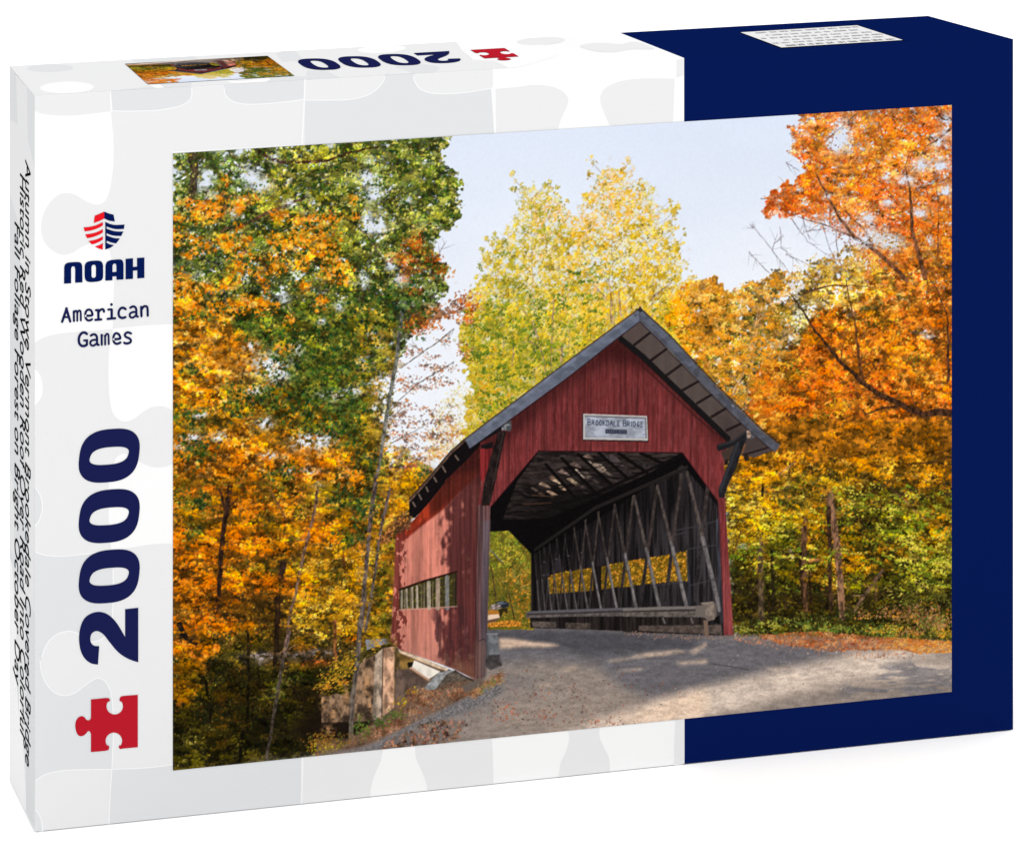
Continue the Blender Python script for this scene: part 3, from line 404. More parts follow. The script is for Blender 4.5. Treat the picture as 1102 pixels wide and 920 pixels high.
nearL = FM * sstep(-PX, -500, -480); farR = FM * sstep(PX, 770, 790)
gapL = sstep(noise(7, 5, 3, 950), .55, .7); gapR = sstep(noise(6, 4, 3, 951), .55, .7)
sprays(nearL * gapL * (1 - .6 * sstep(PY, 160, 200) * sstep(-PY, -240, -220)), 620, gain=(.32, .6), leaf=(2.4, 4.6), seed=952, per=14)
sprays(farR * lowlit * gapR, 520, gain=(.34, .62), leaf=(2, 3.8), seed=953, rx=(3, 8), per=12)
sprays(nearL * (1 - gapL), 1500, gain=(.85, 1.2), leaf=(2.2, 4.4), seed=954, per=14)
sprays(farR * (1 - gapR), 1300, gain=(.85, 1.2), leaf=(1.8, 3.4), seed=955, rx=(3, 8), per=14)
sprays(nearL * (1 - gapL) * sstep(noise(12, 9, 3, 956), .4, .6), 950, gain=(1.2, 1.62), leaf=(2, 4.2), seed=957, per=11, sat=.3)
sprays(farR * (1 - gapR) * sstep(noise(11, 8, 3, 958), .4, .6), 900, gain=(1.15, 1.5), leaf=(1.8, 3.2), seed=959, rx=(3, 8), per=12, sat=.3)
# poplars: upright feathery boughs with sky between
def poplar(cx, base, top, half, pal, seed, n=60, lean=0.0):
    r = np.random.RandomState(seed); M_ = np.zeros((CH, CW), np.float32)
    bough([(cx, base), (cx + lean * .5, (base + top) / 2), (cx + lean, top + 14)], 1.7, .6, (158, 138, 112), .45, .8)
    for i in range(n):
        t = r.uniform(.02, .98); y0 = base + (top - base) * t; sd = r.choice([-1, 1]); L = half * (1.1 - .75 * t) * r.uniform(.5, 1.1); up = L * r.uniform(.7, 1.3)
        x0 = cx + lean * t; q = [(x0 + sd * L * k, y0 - up * k ** 1.3) for k in (0, .25, .5, .75, 1)]
        line(q, .9, .5, (150, 126, 96), .4)
        for k in np.linspace(.15, 1, max(3, int(L / 4))): 
            x, y = x0 + sd * L * k + r.randn() * 1.6, y0 - up * k ** 1.3 + r.randn() * 2
            yy, xx = int((y - CY0) * SC), int((x - CX0) * SC)
            if 0 <= yy < CH and 0 <= xx < CW: M_[max(0, yy - 3):yy + 4, max(0, xx - 2):xx + 3] += 1
    M_ = np.clip(blur(M_, 1.2), 0, 1)
    sprays(M_, int(n * 4.2), rx=(2, 5), ry=(1.6, 3.6), leaf=(1.5, 3), per=13, tilt=(-1.2, .6), seed=seed + 1, gain=(.88, 1.08), pal=pal, kinds=(0, 3, 2), drop=.12)
    return M_
poplar(575, 410, 198, 52, [(150, 146, 60), (180, 166, 64), (208, 184, 72), (226, 200, 92), (230, 210, 140)], 960, 70, -4)
poplar(545, 420, 262, 40, [(130, 134, 54), (168, 158, 60), (204, 180, 66), (226, 196, 84)], 962, 50, -12)
poplar(612, 400, 246, 30, [(176, 158, 60), (212, 182, 62), (232, 198, 84), (238, 208, 130)], 964, 50, 0)
poplar(662, 390, 186, 58, [(186, 150, 48), (218, 174, 50), (236, 190, 62), (242, 204, 96), (244, 196, 120)], 966, 95, -6)
poplar(700, 370, 226, 46, [(176, 150, 48), (214, 178, 52), (236, 194, 66), (242, 210, 110)], 968, 60, 6)
leaves(g * blobs((655, 205, 24, 20), (640, 230, 16, 24), (690, 225, 24, 16)) * holes(6, 983, .35), 700, [(232, 172, 96), (240, 188, 120), (244, 206, 150)], (1.6, 3), seed=984, alpha=(.5, .9))
lay(np.clip(g * holes(3.5, 985, .72, .12) * (1 - sstep(PY, 300, 340)) * .75, 0, 1), (228, 235, 247))
sprays(g * sstep(PY, 300, 350), 420, rx=(2, 6), ry=(1.6, 3.4), leaf=(1.5, 3), per=12, tilt=(-.6, .7), seed=970, gain=(.9, 1.05), pal=[(104, 116, 44), (140, 140, 52), (186, 164, 54), (222, 186, 58), (236, 200, 80)], kinds=(0, 3))
for p, w0, w1, col in BIG:
    on = p[len(p) // 2]
    thick = w0 > 2.6
    line(p, w0 * (1 if thick else .8), w1, tuple(v * .9 for v in col), .86 if thick else .6, BARK, .4)
ob_ = o * sstep(PX, 705, 725) * sstep(-PX, -860, -830) * sstep(-PY, -480, -440)
lay(ob_ * holes(6, 980, .3, .3) * .35, (226, 150, 60))
sprays(ob_ * holes(6, 981, .35), 420, rx=(3, 6), ry=(1.6, 3.4), leaf=(1.7, 3.2), per=13, seed=982, gain=(.9, 1.1), pal=[(176, 128, 40), (214, 140, 40), (234, 150, 46), (242, 166, 64), (246, 190, 104)], kinds=(0, 2, 3), drop=.16)
skyhole = np.clip((skyl + skc) * holes(2.6, 986, .42, .12), 0, 1)
lay(skyhole * .85, (228, 233, 243))
lay(np.clip(m * skyg * holes(2.4, 987, .38, .12) * .85, 0, 1), (220, 226, 240))
leaves(fo * (1 - .7 * skyhole), 1050, [(190, 104, 18), (224, 130, 22), (238, 146, 32), (246, 164, 50), (250, 186, 90)], (3, 6.4), kinds=(0, 1, 0, 2), ang=(.35, .8), seed=988, clump=4)
leaves(gd * (1 - .6 * skyhole), 1500, [(26, 48, 24), (38, 64, 30), (58, 84, 36), (96, 112, 46)], (3, 6), seed=989, clump=5, kinds=(0, 0, 2))
leaves(ca * sstep(-PY, -330, -300) * gapL, 1500, [(30, 48, 22), (44, 66, 28), (70, 92, 36)], (2.4, 5), seed=990)
leaves(ca * sstep(-PY, -330, -300) * (1 - gapL) * (1 - fo), 1500, [(104, 122, 40), (146, 150, 56), (186, 176, 76), (206, 194, 110)], (2, 4.2), seed=991)
tops = blobs((345, 523, 10, 12), (245, 520, 12, 10), (820, 515, 10, 10), (865, 557, 10, 10), (890, 528, 12, 10), (434, 318, 8, 14), (418, 520, 8, 10), (225, 690, 10, 8), (266, 672, 10, 8))
sprays(tops * FM, 70, gain=(1.1, 1.5), leaf=(2, 4), seed=975, per=13, sat=.25)
sprays(FM * sstep(PY, 520, 560), 260, gain=(1.25, 1.6), leaf=(1.8, 3.6), rx=(5, 12), ry=(1, 2.2), seed=976, per=13, sat=.3)
sprays(g * blobs((520, 400, 30, 40), (560, 380, 40, 40), (545, 440, 30, 30), (620, 320, 24, 24), (600, 370, 30, 30)), 150, rx=(3, 7), ry=(1.6, 3.4), leaf=(1.6, 3), seed=977, per=13, pal=[(70, 92, 40), (98, 116, 46), (128, 138, 54)], gain=(.9, 1.1))
sprays(g * blobs((540, 310, 30, 60), (590, 260, 20, 50), (690, 300, 30, 60), (640, 250, 16, 50)) * holes(8, 978, .5), 130, rx=(2, 5), leaf=(1.5, 2.8), seed=979, per=12, pal=[(136, 124, 60), (160, 138, 60), (176, 150, 66)], gain=(.9, 1.1), tilt=(-1.1, .5))
lay(g * sstep(PY, 330, 420) * (1 - .6 * sstep(PX, 620, 700)) * .22, (110, 112, 40))
CAN += (g * .3)[..., None] * (CAN - CAN.mean(2, keepdims=True))
warm = FM * sstep(-PX, -440, -420) * sstep(PY, 440, 520) * sstep(-PY, -720, -670) * (1 - .7 * np.clip(yl, 0, 1))
CAN[..., 1] *= 1 - .055 * warm; CAN[..., 0] *= 1 + .02 * warm
CAN *= (1 - .34 * FM * sstep(-PX, -380, -330) * sstep(PY, 680, 750))[..., None]
sprays(wd * blobs((985, 545, 36, 14), (960, 572, 40, 12), (1000, 595, 34, 26), (930, 535, 30, 10), (845, 565, 24, 14), (810, 590, 20, 16), (880, 600, 24, 14), (1005, 620, 20, 18), (940, 600, 24, 8)) * holes(7, 994, .4), 230, rx=(4, 10), ry=(1, 2.4), leaf=(1.8, 3.4), per=13, tilt=(.2, .3), seed=995, pal=[(96, 112, 32), (132, 142, 42), (164, 162, 54), (196, 184, 74), (214, 190, 80)], kinds=(1, 0), gain=(.9, 1.15))

CAN += (FM * .14)[..., None] * (CAN - CAN.mean(2, keepdims=True)); np.clip(CAN, 0, 1, out=CAN)
# ---- river bank and abutment at lower left
lay(np.clip(blobs((340, 785, 34, 12), (365, 790, 20, 10), (350, 770, 24, 12)), 0, 1) * .9, (28, 20, 14))
con = noise(6, 10, 4, 170); fine = noise(1.4, 1.4, 2, 171); fin2 = noise(3, 3, 3, 172)
fill(B6(290, 100, 420, 95, 440, 140, 300, 165), (128, 128, 136), 1, con, .15)
fill([(424, 696), (515, 733), (500, 748), (440, 772), (414, 775), (412, 700)], (98, 80, 70), 1, con, .3)
fill(B6(30, 440, 120, 420, 200, 440, 250, 260, 300, 190, 395, 150, 400, 560, 330, 590, 200, 600, 30, 600), (116, 92, 72), 1, con, .55)
fill(B6(30, 590, 330, 585, 300, 660, 190, 690, 0, 680), (30, 22, 16), .9)
lay(np.clip(blobs((347, 755, 4, 9), (358, 768, 4, 8), (372, 748, 4, 10), (394, 735, 4, 14), (398, 760, 3, 10), (352, 785, 6, 5)) * holes(3, 173, .3, .3), 0, 1) * .8, (206, 152, 104))
fill(B6(260, 180, 330, 150, 460, 110, 470, 160, 395, 165, 300, 215), (64, 54, 22), .95, fine, .5)
fill(B6(350, 190, 396, 150, 394, 540, 345, 580, 330, 560), (158, 138, 120), 1, con, .35)
fill(B6(394, 150, 465, 140, 462, 500, 440, 520, 394, 560), (200, 156, 126), 1, con, .3)
lay(np.clip(full(B6(394, 150, 465, 140, 462, 500, 394, 560)) * blobs((420, 705, 3, 8), (421, 740, 4, 8), (414, 700, 3, 4), (418, 760, 5, 6)) * holes(3, 174, .3, .2), 0, 1) * .6, (110, 76, 56))
line(B6(396, 150, 388, 560), 1, 1, (70, 54, 44), .8)
fill(B6(465, 145, 495, 180, 490, 420, 460, 500), (104, 84, 50), 1, con, .3)
fill(B6(490, 180, 600, 225, 580, 270, 500, 285), (128, 98, 50), 1, con, .3)
fill(B6(540, 235, 590, 230, 580, 262, 545, 268), (26, 22, 18))
fill(B6(470, 280, 560, 270, 660, 345, 640, 400, 560, 400, 480, 440, 462, 480), (98, 80, 70), 1, con, .25)
fill(B6(580, 222, 735, 290, 668, 333, 565, 270), (232, 222, 208), 1, con, .08)
line(B6(562, 268, 664, 338), 2.6, 2.2, (196, 156, 128)); line(B6(560, 278, 660, 345), 1.2, 1.2, (110, 80, 60))
bough([(387, 670), (384, 715), (379, 752), (377, 797)], 5, 5, (92, 82, 74), .95, .4); line([(386, 672), (383, 715), (378, 752), (376, 795)], .9, .9, (140, 126, 112), .5)
leaves(blobs((366, 722, 12, 12), (352, 734, 12, 6), (374, 708, 8, 8), (345, 745, 8, 8)) * holes(4, 930, .4), 150, [(110, 90, 26), (166, 130, 34), (206, 160, 46)], (1.8, 3.6), kinds=(1, 0), ang=(-.5, .4), seed=931)
# ground at lower left: litter and gravel
bank = B6(0, 700, 190, 690, 330, 600, 420, 555, 470, 490, 560, 400, 650, 390, 720, 385, 900, 330, 980, 345, 1102, 290, 1102, 420, 900, 560, 700, 720, 0, 800)
lay(full(bank, 1), (112, 86, 68))
B = full(bank, 1)
leaves(B, 2200, [(70, 52, 40), (100, 74, 56), (126, 92, 70), (150, 120, 100)], (1.4, 3), seed=176)
lay(np.clip(full(B6(520, 560, 600, 520, 720, 420, 830, 380, 800, 460, 640, 560, 560, 600), 3), 0, 1) * .5, (140, 124, 116))
leaves(B * blobs((452, 745, 14, 6), (460, 755, 12, 8), (490, 748, 18, 4), (445, 765, 10, 5), (430, 778, 10, 5), (500, 742, 16, 3), (400, 790, 12, 5), (415, 785, 12, 5)), 1000, [(104, 66, 42), (134, 84, 54), (164, 108, 74), (190, 140, 106)], (1.5, 3), kinds=(2, 0), seed=177)
leaves(blobs((431, 755, 6, 4), (443, 743, 5, 3), (345, 800, 14, 8), (350, 806, 16, 6)), 240, [(150, 132, 30), (196, 168, 40), (186, 120, 40)], (1.6, 3.4), seed=178)
leaves(blobs((410, 776, 8, 5), (388, 785, 8, 8), (426, 768, 8, 4), (385, 775, 4, 6)), 240, [(60, 84, 34), (86, 110, 44), (110, 124, 50)], (1.8, 3.4), seed=179)
leaves(blobs((360, 795, 16, 6), (345, 795, 14, 6)), 200, [(120, 84, 36), (150, 100, 40), (90, 80, 30)], (1.6, 3.2), seed=1791)
lay(np.clip(blobs((353, 812, 12, 3), (366, 808, 12, 3)), 0, 1) * .8, (116, 104, 100))

# ---- road and gravel
lay(full([(513, 690), (570, 690), (570, 745), (500, 745), (496, 738), (512, 730)], .6), (104, 92, 84))
fill([(523, 668), (790, 676), (790, 692), (523, 686)], (74, 68, 66))
road = [(350, 815), (400, 800), (442, 779), (470, 766), (498, 752), (521, 740), (520, 738), (520, 700), (523, 675), (569, 671), (640, 677), (757, 684), (790, 684), (816, 683), (1030, 690), (1030, 840), (340, 840)]
R = full(road, 1)
base = C3((150, 136, 126))[None, None] * np.ones((CH, CW, 1), np.float32)
base += (C3((112, 108, 110)) - base) * np.clip(blobs((430, 800, 60, 24), (500, 760, 40, 14), (560, 735, 50, 12)), 0, 1)[..., None] * .7
base += (C3((160, 144, 132)) - base) * np.clip(blobs((600, 740, 70, 12), (570, 770, 60, 14), (650, 765, 60, 12)), 0, 1)[..., None] * .55
rs_ = full([(523, 672), (640, 675), (800, 683), (900, 690), (925, 700), (860, 718), (800, 730), (752, 742), (700, 752), (670, 740), (640, 716), (575, 712), (523, 716)], 6)
base += (C3((100, 98, 104)) - base) * (rs_ * .85)[..., None]
dk = full([(523, 676), (640, 678), (757, 686), (740, 700), (640, 705), (560, 694), (523, 690)], 4)
base += (C3((72, 70, 76)) - base) * (dk * .8)[..., None]
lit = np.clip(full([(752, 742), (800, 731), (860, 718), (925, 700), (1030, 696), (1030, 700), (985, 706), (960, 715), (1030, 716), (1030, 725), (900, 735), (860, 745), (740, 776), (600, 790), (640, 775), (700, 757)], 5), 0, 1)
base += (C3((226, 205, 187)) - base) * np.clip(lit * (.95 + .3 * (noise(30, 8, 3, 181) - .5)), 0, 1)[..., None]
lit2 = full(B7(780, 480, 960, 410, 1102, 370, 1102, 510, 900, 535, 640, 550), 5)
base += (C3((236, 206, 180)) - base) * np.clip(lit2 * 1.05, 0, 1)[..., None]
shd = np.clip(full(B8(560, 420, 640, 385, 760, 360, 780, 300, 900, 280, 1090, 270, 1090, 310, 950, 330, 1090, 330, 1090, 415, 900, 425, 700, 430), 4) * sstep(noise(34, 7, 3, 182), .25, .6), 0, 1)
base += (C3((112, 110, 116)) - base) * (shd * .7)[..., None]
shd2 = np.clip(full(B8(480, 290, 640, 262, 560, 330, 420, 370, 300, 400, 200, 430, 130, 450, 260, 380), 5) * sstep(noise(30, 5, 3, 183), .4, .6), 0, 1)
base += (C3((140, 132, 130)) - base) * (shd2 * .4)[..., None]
glow = np.clip(full(B7(75, 120, 140, 122, 250, 140, 330, 148, 385, 158, 300, 168, 200, 165, 80, 175), 1.2), 0, 1)
base += (C3((214, 184, 160)) - base) * (glow * .95)[..., None]
for q, a in ((B7(610, 235, 720, 215, 790, 195, 960, 180, 1010, 190, 900, 205, 760, 220, 620, 240), .75), (B7(370, 280, 440, 262, 480, 265, 420, 285), .7), (B7(640, 285, 780, 265, 790, 280, 660, 292), .45), (B7(950, 240, 1102, 225, 1102, 245, 960, 255), .6), (B7(250, 350, 340, 338, 330, 360, 270, 365), .4), (B7(60, 470, 130, 450, 120, 475, 60, 490), .4), (B7(320, 575, 400, 560, 380, 580, 330, 590), .5), (B7(1010, 190, 1102, 140, 1102, 165, 1040, 205), .6), (B7(250, 255, 310, 250, 300, 262), .5), (B7(600, 510, 700, 480, 720, 490, 640, 520), .5), (B8(0, 290, 50, 275, 40, 290), .6), (B8(260, 310, 420, 295, 340, 325), .4)):
    base += (C3((222, 192, 166)) - base) * (np.clip(full(q, 1.2), 0, 1) * a * (.7 + .5 * noise(5, 3, 2, 185)))[..., None]
base *= (1 + .12 * (noise(1.6, 1.0, 2, 186) - .5) + .14 * (noise(9, 3, 3, 187) - .5))[..., None]
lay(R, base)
fl = R * (1 - .8 * dk)
leaves(fl, 2600, [(96, 84, 80), (120, 108, 102), (180, 164, 152), (206, 188, 174)], (1, 1.8), seed=188, alpha=(.15, .45))
leaves(fl * blobs((600, 755, 60, 20), (570, 770, 60, 14), (640, 775, 40, 10), (560, 740, 50, 10), (680, 740, 40, 14)), 380, [(84, 56, 46), (120, 66, 50), (150, 84, 60), (90, 76, 70)], (1.3, 2.8), ang=(.1, .5), kinds=(1, 0), seed=189)
leaves(fl * blobs((632, 774, 10, 4), (580, 748, 8, 4), (655, 776, 10, 4), (545, 765, 14, 8), (590, 768, 10, 4)), 110, [(176, 92, 60), (206, 120, 80), (140, 60, 50)], (1.6, 3.2), seed=190)
leaves(R * blobs((900, 720, 90, 20), (830, 735, 60, 14)), 160, [(236, 220, 204), (196, 170, 150), (120, 100, 92)], (1, 1.8), seed=191)
line(B8(60, 292, 150, 305, 215, 318), 1, 1, (52, 50, 54), .6)
# gravel strip and dark litter
grv = full(B6(100, 775, 300, 735, 440, 690, 560, 605, 700, 540, 870, 455, 1000, 385, 1102, 335, 1102, 420, 950, 500, 800, 560, 600, 610, 480, 680, 380, 745), 1)
lay(grv * .8, C3((116, 112, 114))[None, None] * (1 + .5 * (noise(1.5, 1.2, 2, 192) - .5))[..., None])
lit_ = rough(B6(370, 748, 440, 690, 560, 640, 640, 595, 780, 568, 890, 590, 900, 610, 840, 640, 850, 690, 700, 720, 500, 745), 2, .4, 6, 193)
lay(lit_ * .22, (84, 68, 58))
leaves(lit_ * holes(4, 973, .35), 480, [(52, 38, 28), (84, 56, 40), (116, 74, 52), (150, 100, 74), (190, 140, 116)], (1.6, 3.4), kinds=(2, 0), seed=194)
leaves(lit_ * blobs((470, 785, 20, 8), (440, 797, 20, 6)), 50, [(196, 116, 80), (210, 140, 104)], (2, 3.6), seed=195)
leaves(np.clip(full(B6(900, 430, 1000, 360, 1102, 290, 1102, 340, 1000, 390, 930, 440), 3), 0, 1), 420, [(120, 76, 46), (160, 106, 66), (186, 136, 90), (120, 110, 60)], (1.5, 3), seed=196)
# orange litter along the far edge of the road, and the green verge
vg = full([(788, 672), (830, 662), (900, 655), (960, 650), (1030, 640), (1030, 692), (900, 684), (788, 684)], 3)
leaves(vg, 1500, [(40, 46, 20), (64, 70, 28), (90, 96, 36), (116, 112, 44)], (1.6, 3.4), seed=200)
leaves(vg * blobs((850, 672, 24, 6), (820, 674, 20, 6), (880, 676, 20, 5), (905, 678, 16, 4), (940, 676, 16, 5), (1005, 670, 20, 10), (965, 682, 20, 4)) * holes(5, 201, .3), 1100, [(84, 104, 40), (112, 130, 50), (146, 150, 56), (170, 160, 60)], (1.6, 3.2), seed=202)
leaves(vg * blobs((985, 660, 26, 8), (960, 660, 14, 4), (1000, 670, 20, 6), (930, 662, 8, 3), (980, 680, 14, 4)), 620, [(130, 84, 50), (160, 110, 66), (196, 140, 96), (206, 130, 50)], (1.6, 3.2), seed=203)
leaves(vg * blobs((938, 678, 8, 3), (1015, 680, 10, 6), (960, 676, 10, 4), (933, 664, 3, 2)), 220, [(206, 160, 40), (226, 150, 50), (196, 176, 60)], (1.6, 3.2), seed=204)
st = rough(B8(235, 168, 330, 165, 420, 158, 560, 158, 700, 172, 860, 182, 1090, 196, 1090, 245, 950, 248, 860, 235, 700, 234, 560, 240, 470, 226, 380, 214, 300, 190), 1.2, .3, 5, 205)
lay(st * .5, (176, 108, 66))
leaves(st * holes(4, 972, .25), 1700, [(130, 70, 40), (176, 88, 42), (208, 106, 48), (224, 130, 62), (232, 166, 108)], (1.4, 2.8), kinds=(0, 1), ang=(0, .5), seed=206, clump=8)
leaves(st * sstep(PX, 940, 980), 900, [(206, 120, 40), (226, 150, 60), (240, 176, 90)], (1.4, 2.8), kinds=(0, 1), ang=(0, .5), seed=207)
leaves(np.clip(full(B8(150, 172, 300, 180, 420, 225, 600, 245, 900, 240, 1000, 250, 700, 262, 500, 240, 300, 215, 150, 190), 3), 0, 1), 420, [(206, 130, 90), (216, 160, 120), (160, 96, 66)], (1.2, 2.2), seed=208)

# ---- the far end seen through the bridge
far = B2(600, 270, 760, 270, 850, 420, 850, 770, 600, 770)
F = full(far)
lay(F, (104, 96, 32))
leaves(F, 900, [(60, 62, 22), (96, 92, 28), (130, 116, 34), (160, 132, 40)], (1.8, 3.6), seed=210)
leaves(F * sstep(-PY, -625, -600) * holes(6, 211, .3), 700, [(110, 122, 32), (146, 152, 44), (170, 166, 54), (196, 170, 50)], (1.6, 3.2), seed=212)
leaves(F * (blobs((560, 655, 12, 20), (553, 620, 12, 12), (562, 640, 8, 20))) * holes(5, 213, .3), 420, [(150, 96, 24), (196, 124, 34), (214, 150, 50), (150, 130, 60)], (1.6, 3.2), seed=214)
for q, w in ((Z1(1005, 470, 1030, 600, 1050, 750), 1.6), (Z1(1000, 330, 1100, 430), 1.4), (B2(720, 580, 750, 720), 1.2)): bough(q, w, w, (70, 56, 34), .9, .3)
line(Z1(1000, 325, 1105, 430), 1.2, 1.2, (150, 160, 140), .6)
fill(Z9(420, 300, 560, 290, 690, 330, 680, 400, 420, 390), (176, 116, 44)); fill(Z9(420, 400, 660, 380, 690, 450, 420, 505), (236, 204, 176)); fill(Z9(420, 505, 690, 450, 620, 520, 420, 570), (110, 78, 64)); fill(Z9(420, 560, 900, 500, 1110, 520, 1110, 620, 420, 640), (186, 120, 40), 1, fine, .35)
fill(Z9(490, 280, 510, 200, 600, 180, 700, 190, 720, 260, 600, 300), (130, 116, 112), 1, fine, .5)
fill(Z9(580, 150, 660, 125, 800, 120, 870, 160, 870, 220, 790, 260, 720, 250, 690, 190), (40, 44, 52)); line(Z9(640, 165, 760, 140), 1.2, 1, (120, 130, 140)); line(Z9(700, 180, 820, 160), 1, .8, (110, 120, 128))
fill(Z9(660, 300, 740, 260, 850, 260, 830, 380, 760, 320, 700, 470), (44, 34, 22), .9)

# ---- interior of the covered bridge
inner = [(527, 545), (579, 485), (734, 486), (772, 539), (779, 560), (779, 684), (571, 674), (571.5, 596), (547, 571), (526, 572)]
fill(inner, (15, 13, 14)); fill([(556, 518), (579, 486), (732, 487), (700, 508), (640, 536), (590, 557), (540, 560)], (44, 37, 35), 1, noise(14, 2, 3, 971), .5)
wood_v = noise(2.2, 40, 3, 220)
wall_r = [(640, 560), (734, 500), (772, 545), (779, 684), (571, 674), (571, 598)]
fill(wall_r, (34, 30, 31), 1, wood_v, .45)
IM = full(inner)
sh = np.clip(sstep(PX, 640, 770), 0, 1) * IM * sstep(PY, 500, 600)
lay(np.clip(sh * .28 * (.6 + .8 * (wood_v - .3)), 0, 1), (96, 92, 98))
lay(np.clip(IM * blobs((640, 540, 90, 26), (590, 580, 40, 30)) * .75, 0, 1), (13, 11, 12))
# roof boards glimpsed between the dark trusses
boards = [(Z2(610, 100, 660, 72, 720, 125, 690, 135), (112, 92, 80)), (Z2(620, 140, 680, 145, 705, 165, 680, 180), (170, 150, 130)), (Z2(690, 195, 720, 165, 770, 175, 830, 235, 800, 262, 740, 240), (136, 118, 102)), (Z2(770, 175, 800, 180, 850, 240, 825, 245), (150, 130, 112)), (Z2(830, 120, 890, 82, 930, 95, 990, 155, 940, 180), (84, 74, 72)), (Z2(970, 190, 1010, 178, 1060, 215, 1020, 215), (66, 58, 58)), (Z2(480, 180, 530, 150, 605, 215, 560, 210), (112, 92, 84)), (Z2(515, 230, 550, 225, 640, 318, 610, 315), (176, 158, 140)), (Z2(600, 250, 650, 248, 705, 305, 660, 325), (86, 74, 66)), (Z2(360, 255, 410, 222, 485, 290, 420, 275), (104, 84, 78)), (Z2(425, 265, 460, 265, 485, 288, 450, 285), (160, 136, 122)), (Z2(450, 320, 490, 310, 585, 375, 540, 390), (150, 128, 104)), (Z2(275, 305, 310, 285, 370, 340, 345, 360, 310, 345), (118, 92, 76)), (Z2(310, 335, 350, 330, 420, 378, 380, 372), (176, 150, 124)), (Z2(370, 395, 400, 390, 475, 420, 450, 438, 410, 432), (160, 132, 108)), (Z2(175, 375, 205, 350, 260, 380, 305, 415, 240, 405), (150, 124, 104)), (Z2(245, 440, 290, 438, 365, 480, 310, 488), (156, 128, 106)), (Z2(95, 410, 120, 400, 180, 440, 150, 450), (90, 74, 66)), (Z2(165, 465, 200, 450, 240, 485, 215, 490), (84, 64, 54)), (Z2(575, 400, 610, 385, 650, 425, 610, 420), (72, 62, 58)), (Z2(670, 360, 730, 365, 830, 410, 780, 420), (46, 40, 40)), (Z2(790, 300, 860, 310, 990, 350, 930, 370), (58, 50, 48)), (Z2(930, 225, 1000, 225, 1100, 260, 1060, 290), (52, 44, 44)), (Z2(830, 265, 850, 250, 910, 290, 880, 292), (104, 92, 82)), (Z2(190, 85, 240, 78, 270, 100, 210, 105), (46, 40, 40)), (Z2(370, 95, 440, 85, 490, 100, 420, 112), (56, 48, 46)), (Z2(100, 160, 150, 150, 170, 170, 130, 190), (50, 42, 40)), (Z2(270, 180, 320, 172, 350, 190, 300, 195), (44, 38, 38)), (Z2(150, 205, 210, 200, 220, 218, 180, 222), (52, 42, 40)), (Z2(760, 60, 820, 62, 830, 85, 790, 90), (48, 42, 42)), (Z2(690, 320, 730, 325, 780, 365, 740, 360), (74, 64, 58)), (Z2(100, 620, 140, 620, 160, 650, 120, 648), (38, 32, 30)), (Z2(0, 440, 60, 470, 110, 490, 40, 480), (60, 50, 46)), (Z2(470, 450, 520, 455, 540, 475, 490, 470), (46, 40, 38)), (Z2(590, 440, 680, 460, 640, 475), (40, 35, 34)), (Z2(80, 265, 130, 265, 120, 275), (66, 52, 44)), (Z2(120, 285, 160, 295, 140, 305), (60, 48, 42)), (Z2(10, 320, 50, 320, 30, 340), (56, 46, 40)), (B3(230, 50, 270, 38, 310, 80, 270, 95), (62, 54, 54)), (B3(360, 75, 400, 65, 470, 95, 420, 108), (46, 40, 40)), (B3(160, 95, 200, 85, 240, 130, 205, 128), (120, 104, 92))]
for q, cc in boards: fill(q, cc, .95, fin2, .25)
line(Z2(20, 573, 180, 568, 300, 560), 1, .8, (86, 56, 38), .8); line(Z2(110, 485, 200, 490, 320, 500), 1, .8, (110, 78, 60), .7)
for q in (B3(200, 30, 340, 155), B3(100, 40, 260, 185), B3(20, 60, 180, 225), B3(300, 35, 440, 130), B3(410, 35, 520, 85), B3(-60, 90, 90, 260)): line(q, 3.4, 3.4, (16, 13, 13), .95)
for q in (B3(0, 150, 230, 95), B3(-20, 215, 170, 170), B3(130, 60, 330, 90), B3(60, 130, 300, 160)): line(q, 1, 1, (18, 14, 14), .9)
line(B3(0, 290, 180, 235, 420, 130, 615, 45), 3.4, 3.4, (18, 15, 16), .9)
# outside light through the side opening
win = [Z3(225, 395, 265, 365, 330, 350, 440, 340, 480, 325, 560, 318, 690, 300, 760, 280, 920, 255, 930, 470, 780, 475, 620, 500, 230, 530), Z4(0, 315, 20, 308, 160, 292, 490, 232, 495, 455, 160, 485, 0, 502)]
for i, w in enumerate(win):
    M_ = full(w); lay(M_, (112, 84, 22))
    leaves(M_, 500, [(60, 52, 18), (110, 92, 24), (166, 126, 30), (214, 156, 40), (232, 150, 50)], (1.4, 3.4), seed=230 + i, clump=4)
leaves(np.clip(full(win[1]) * blobs((720, 610, 24, 14), (690, 615, 12, 12)), 0, 1), 260, [(206, 130, 30), (232, 156, 40), (242, 176, 60)], (1.4, 3), seed=233)
fill(Z3(600, 300, 665, 300, 665, 660, 600, 660), (24, 20, 20), 1, wood_v, .3)
fill(Z3(250, 350, 330, 345, 330, 240, 290, 230, 270, 300), (44, 40, 44)); fill(Z3(385, 380, 430, 360, 440, 440, 400, 440), (70, 50, 30), .7)
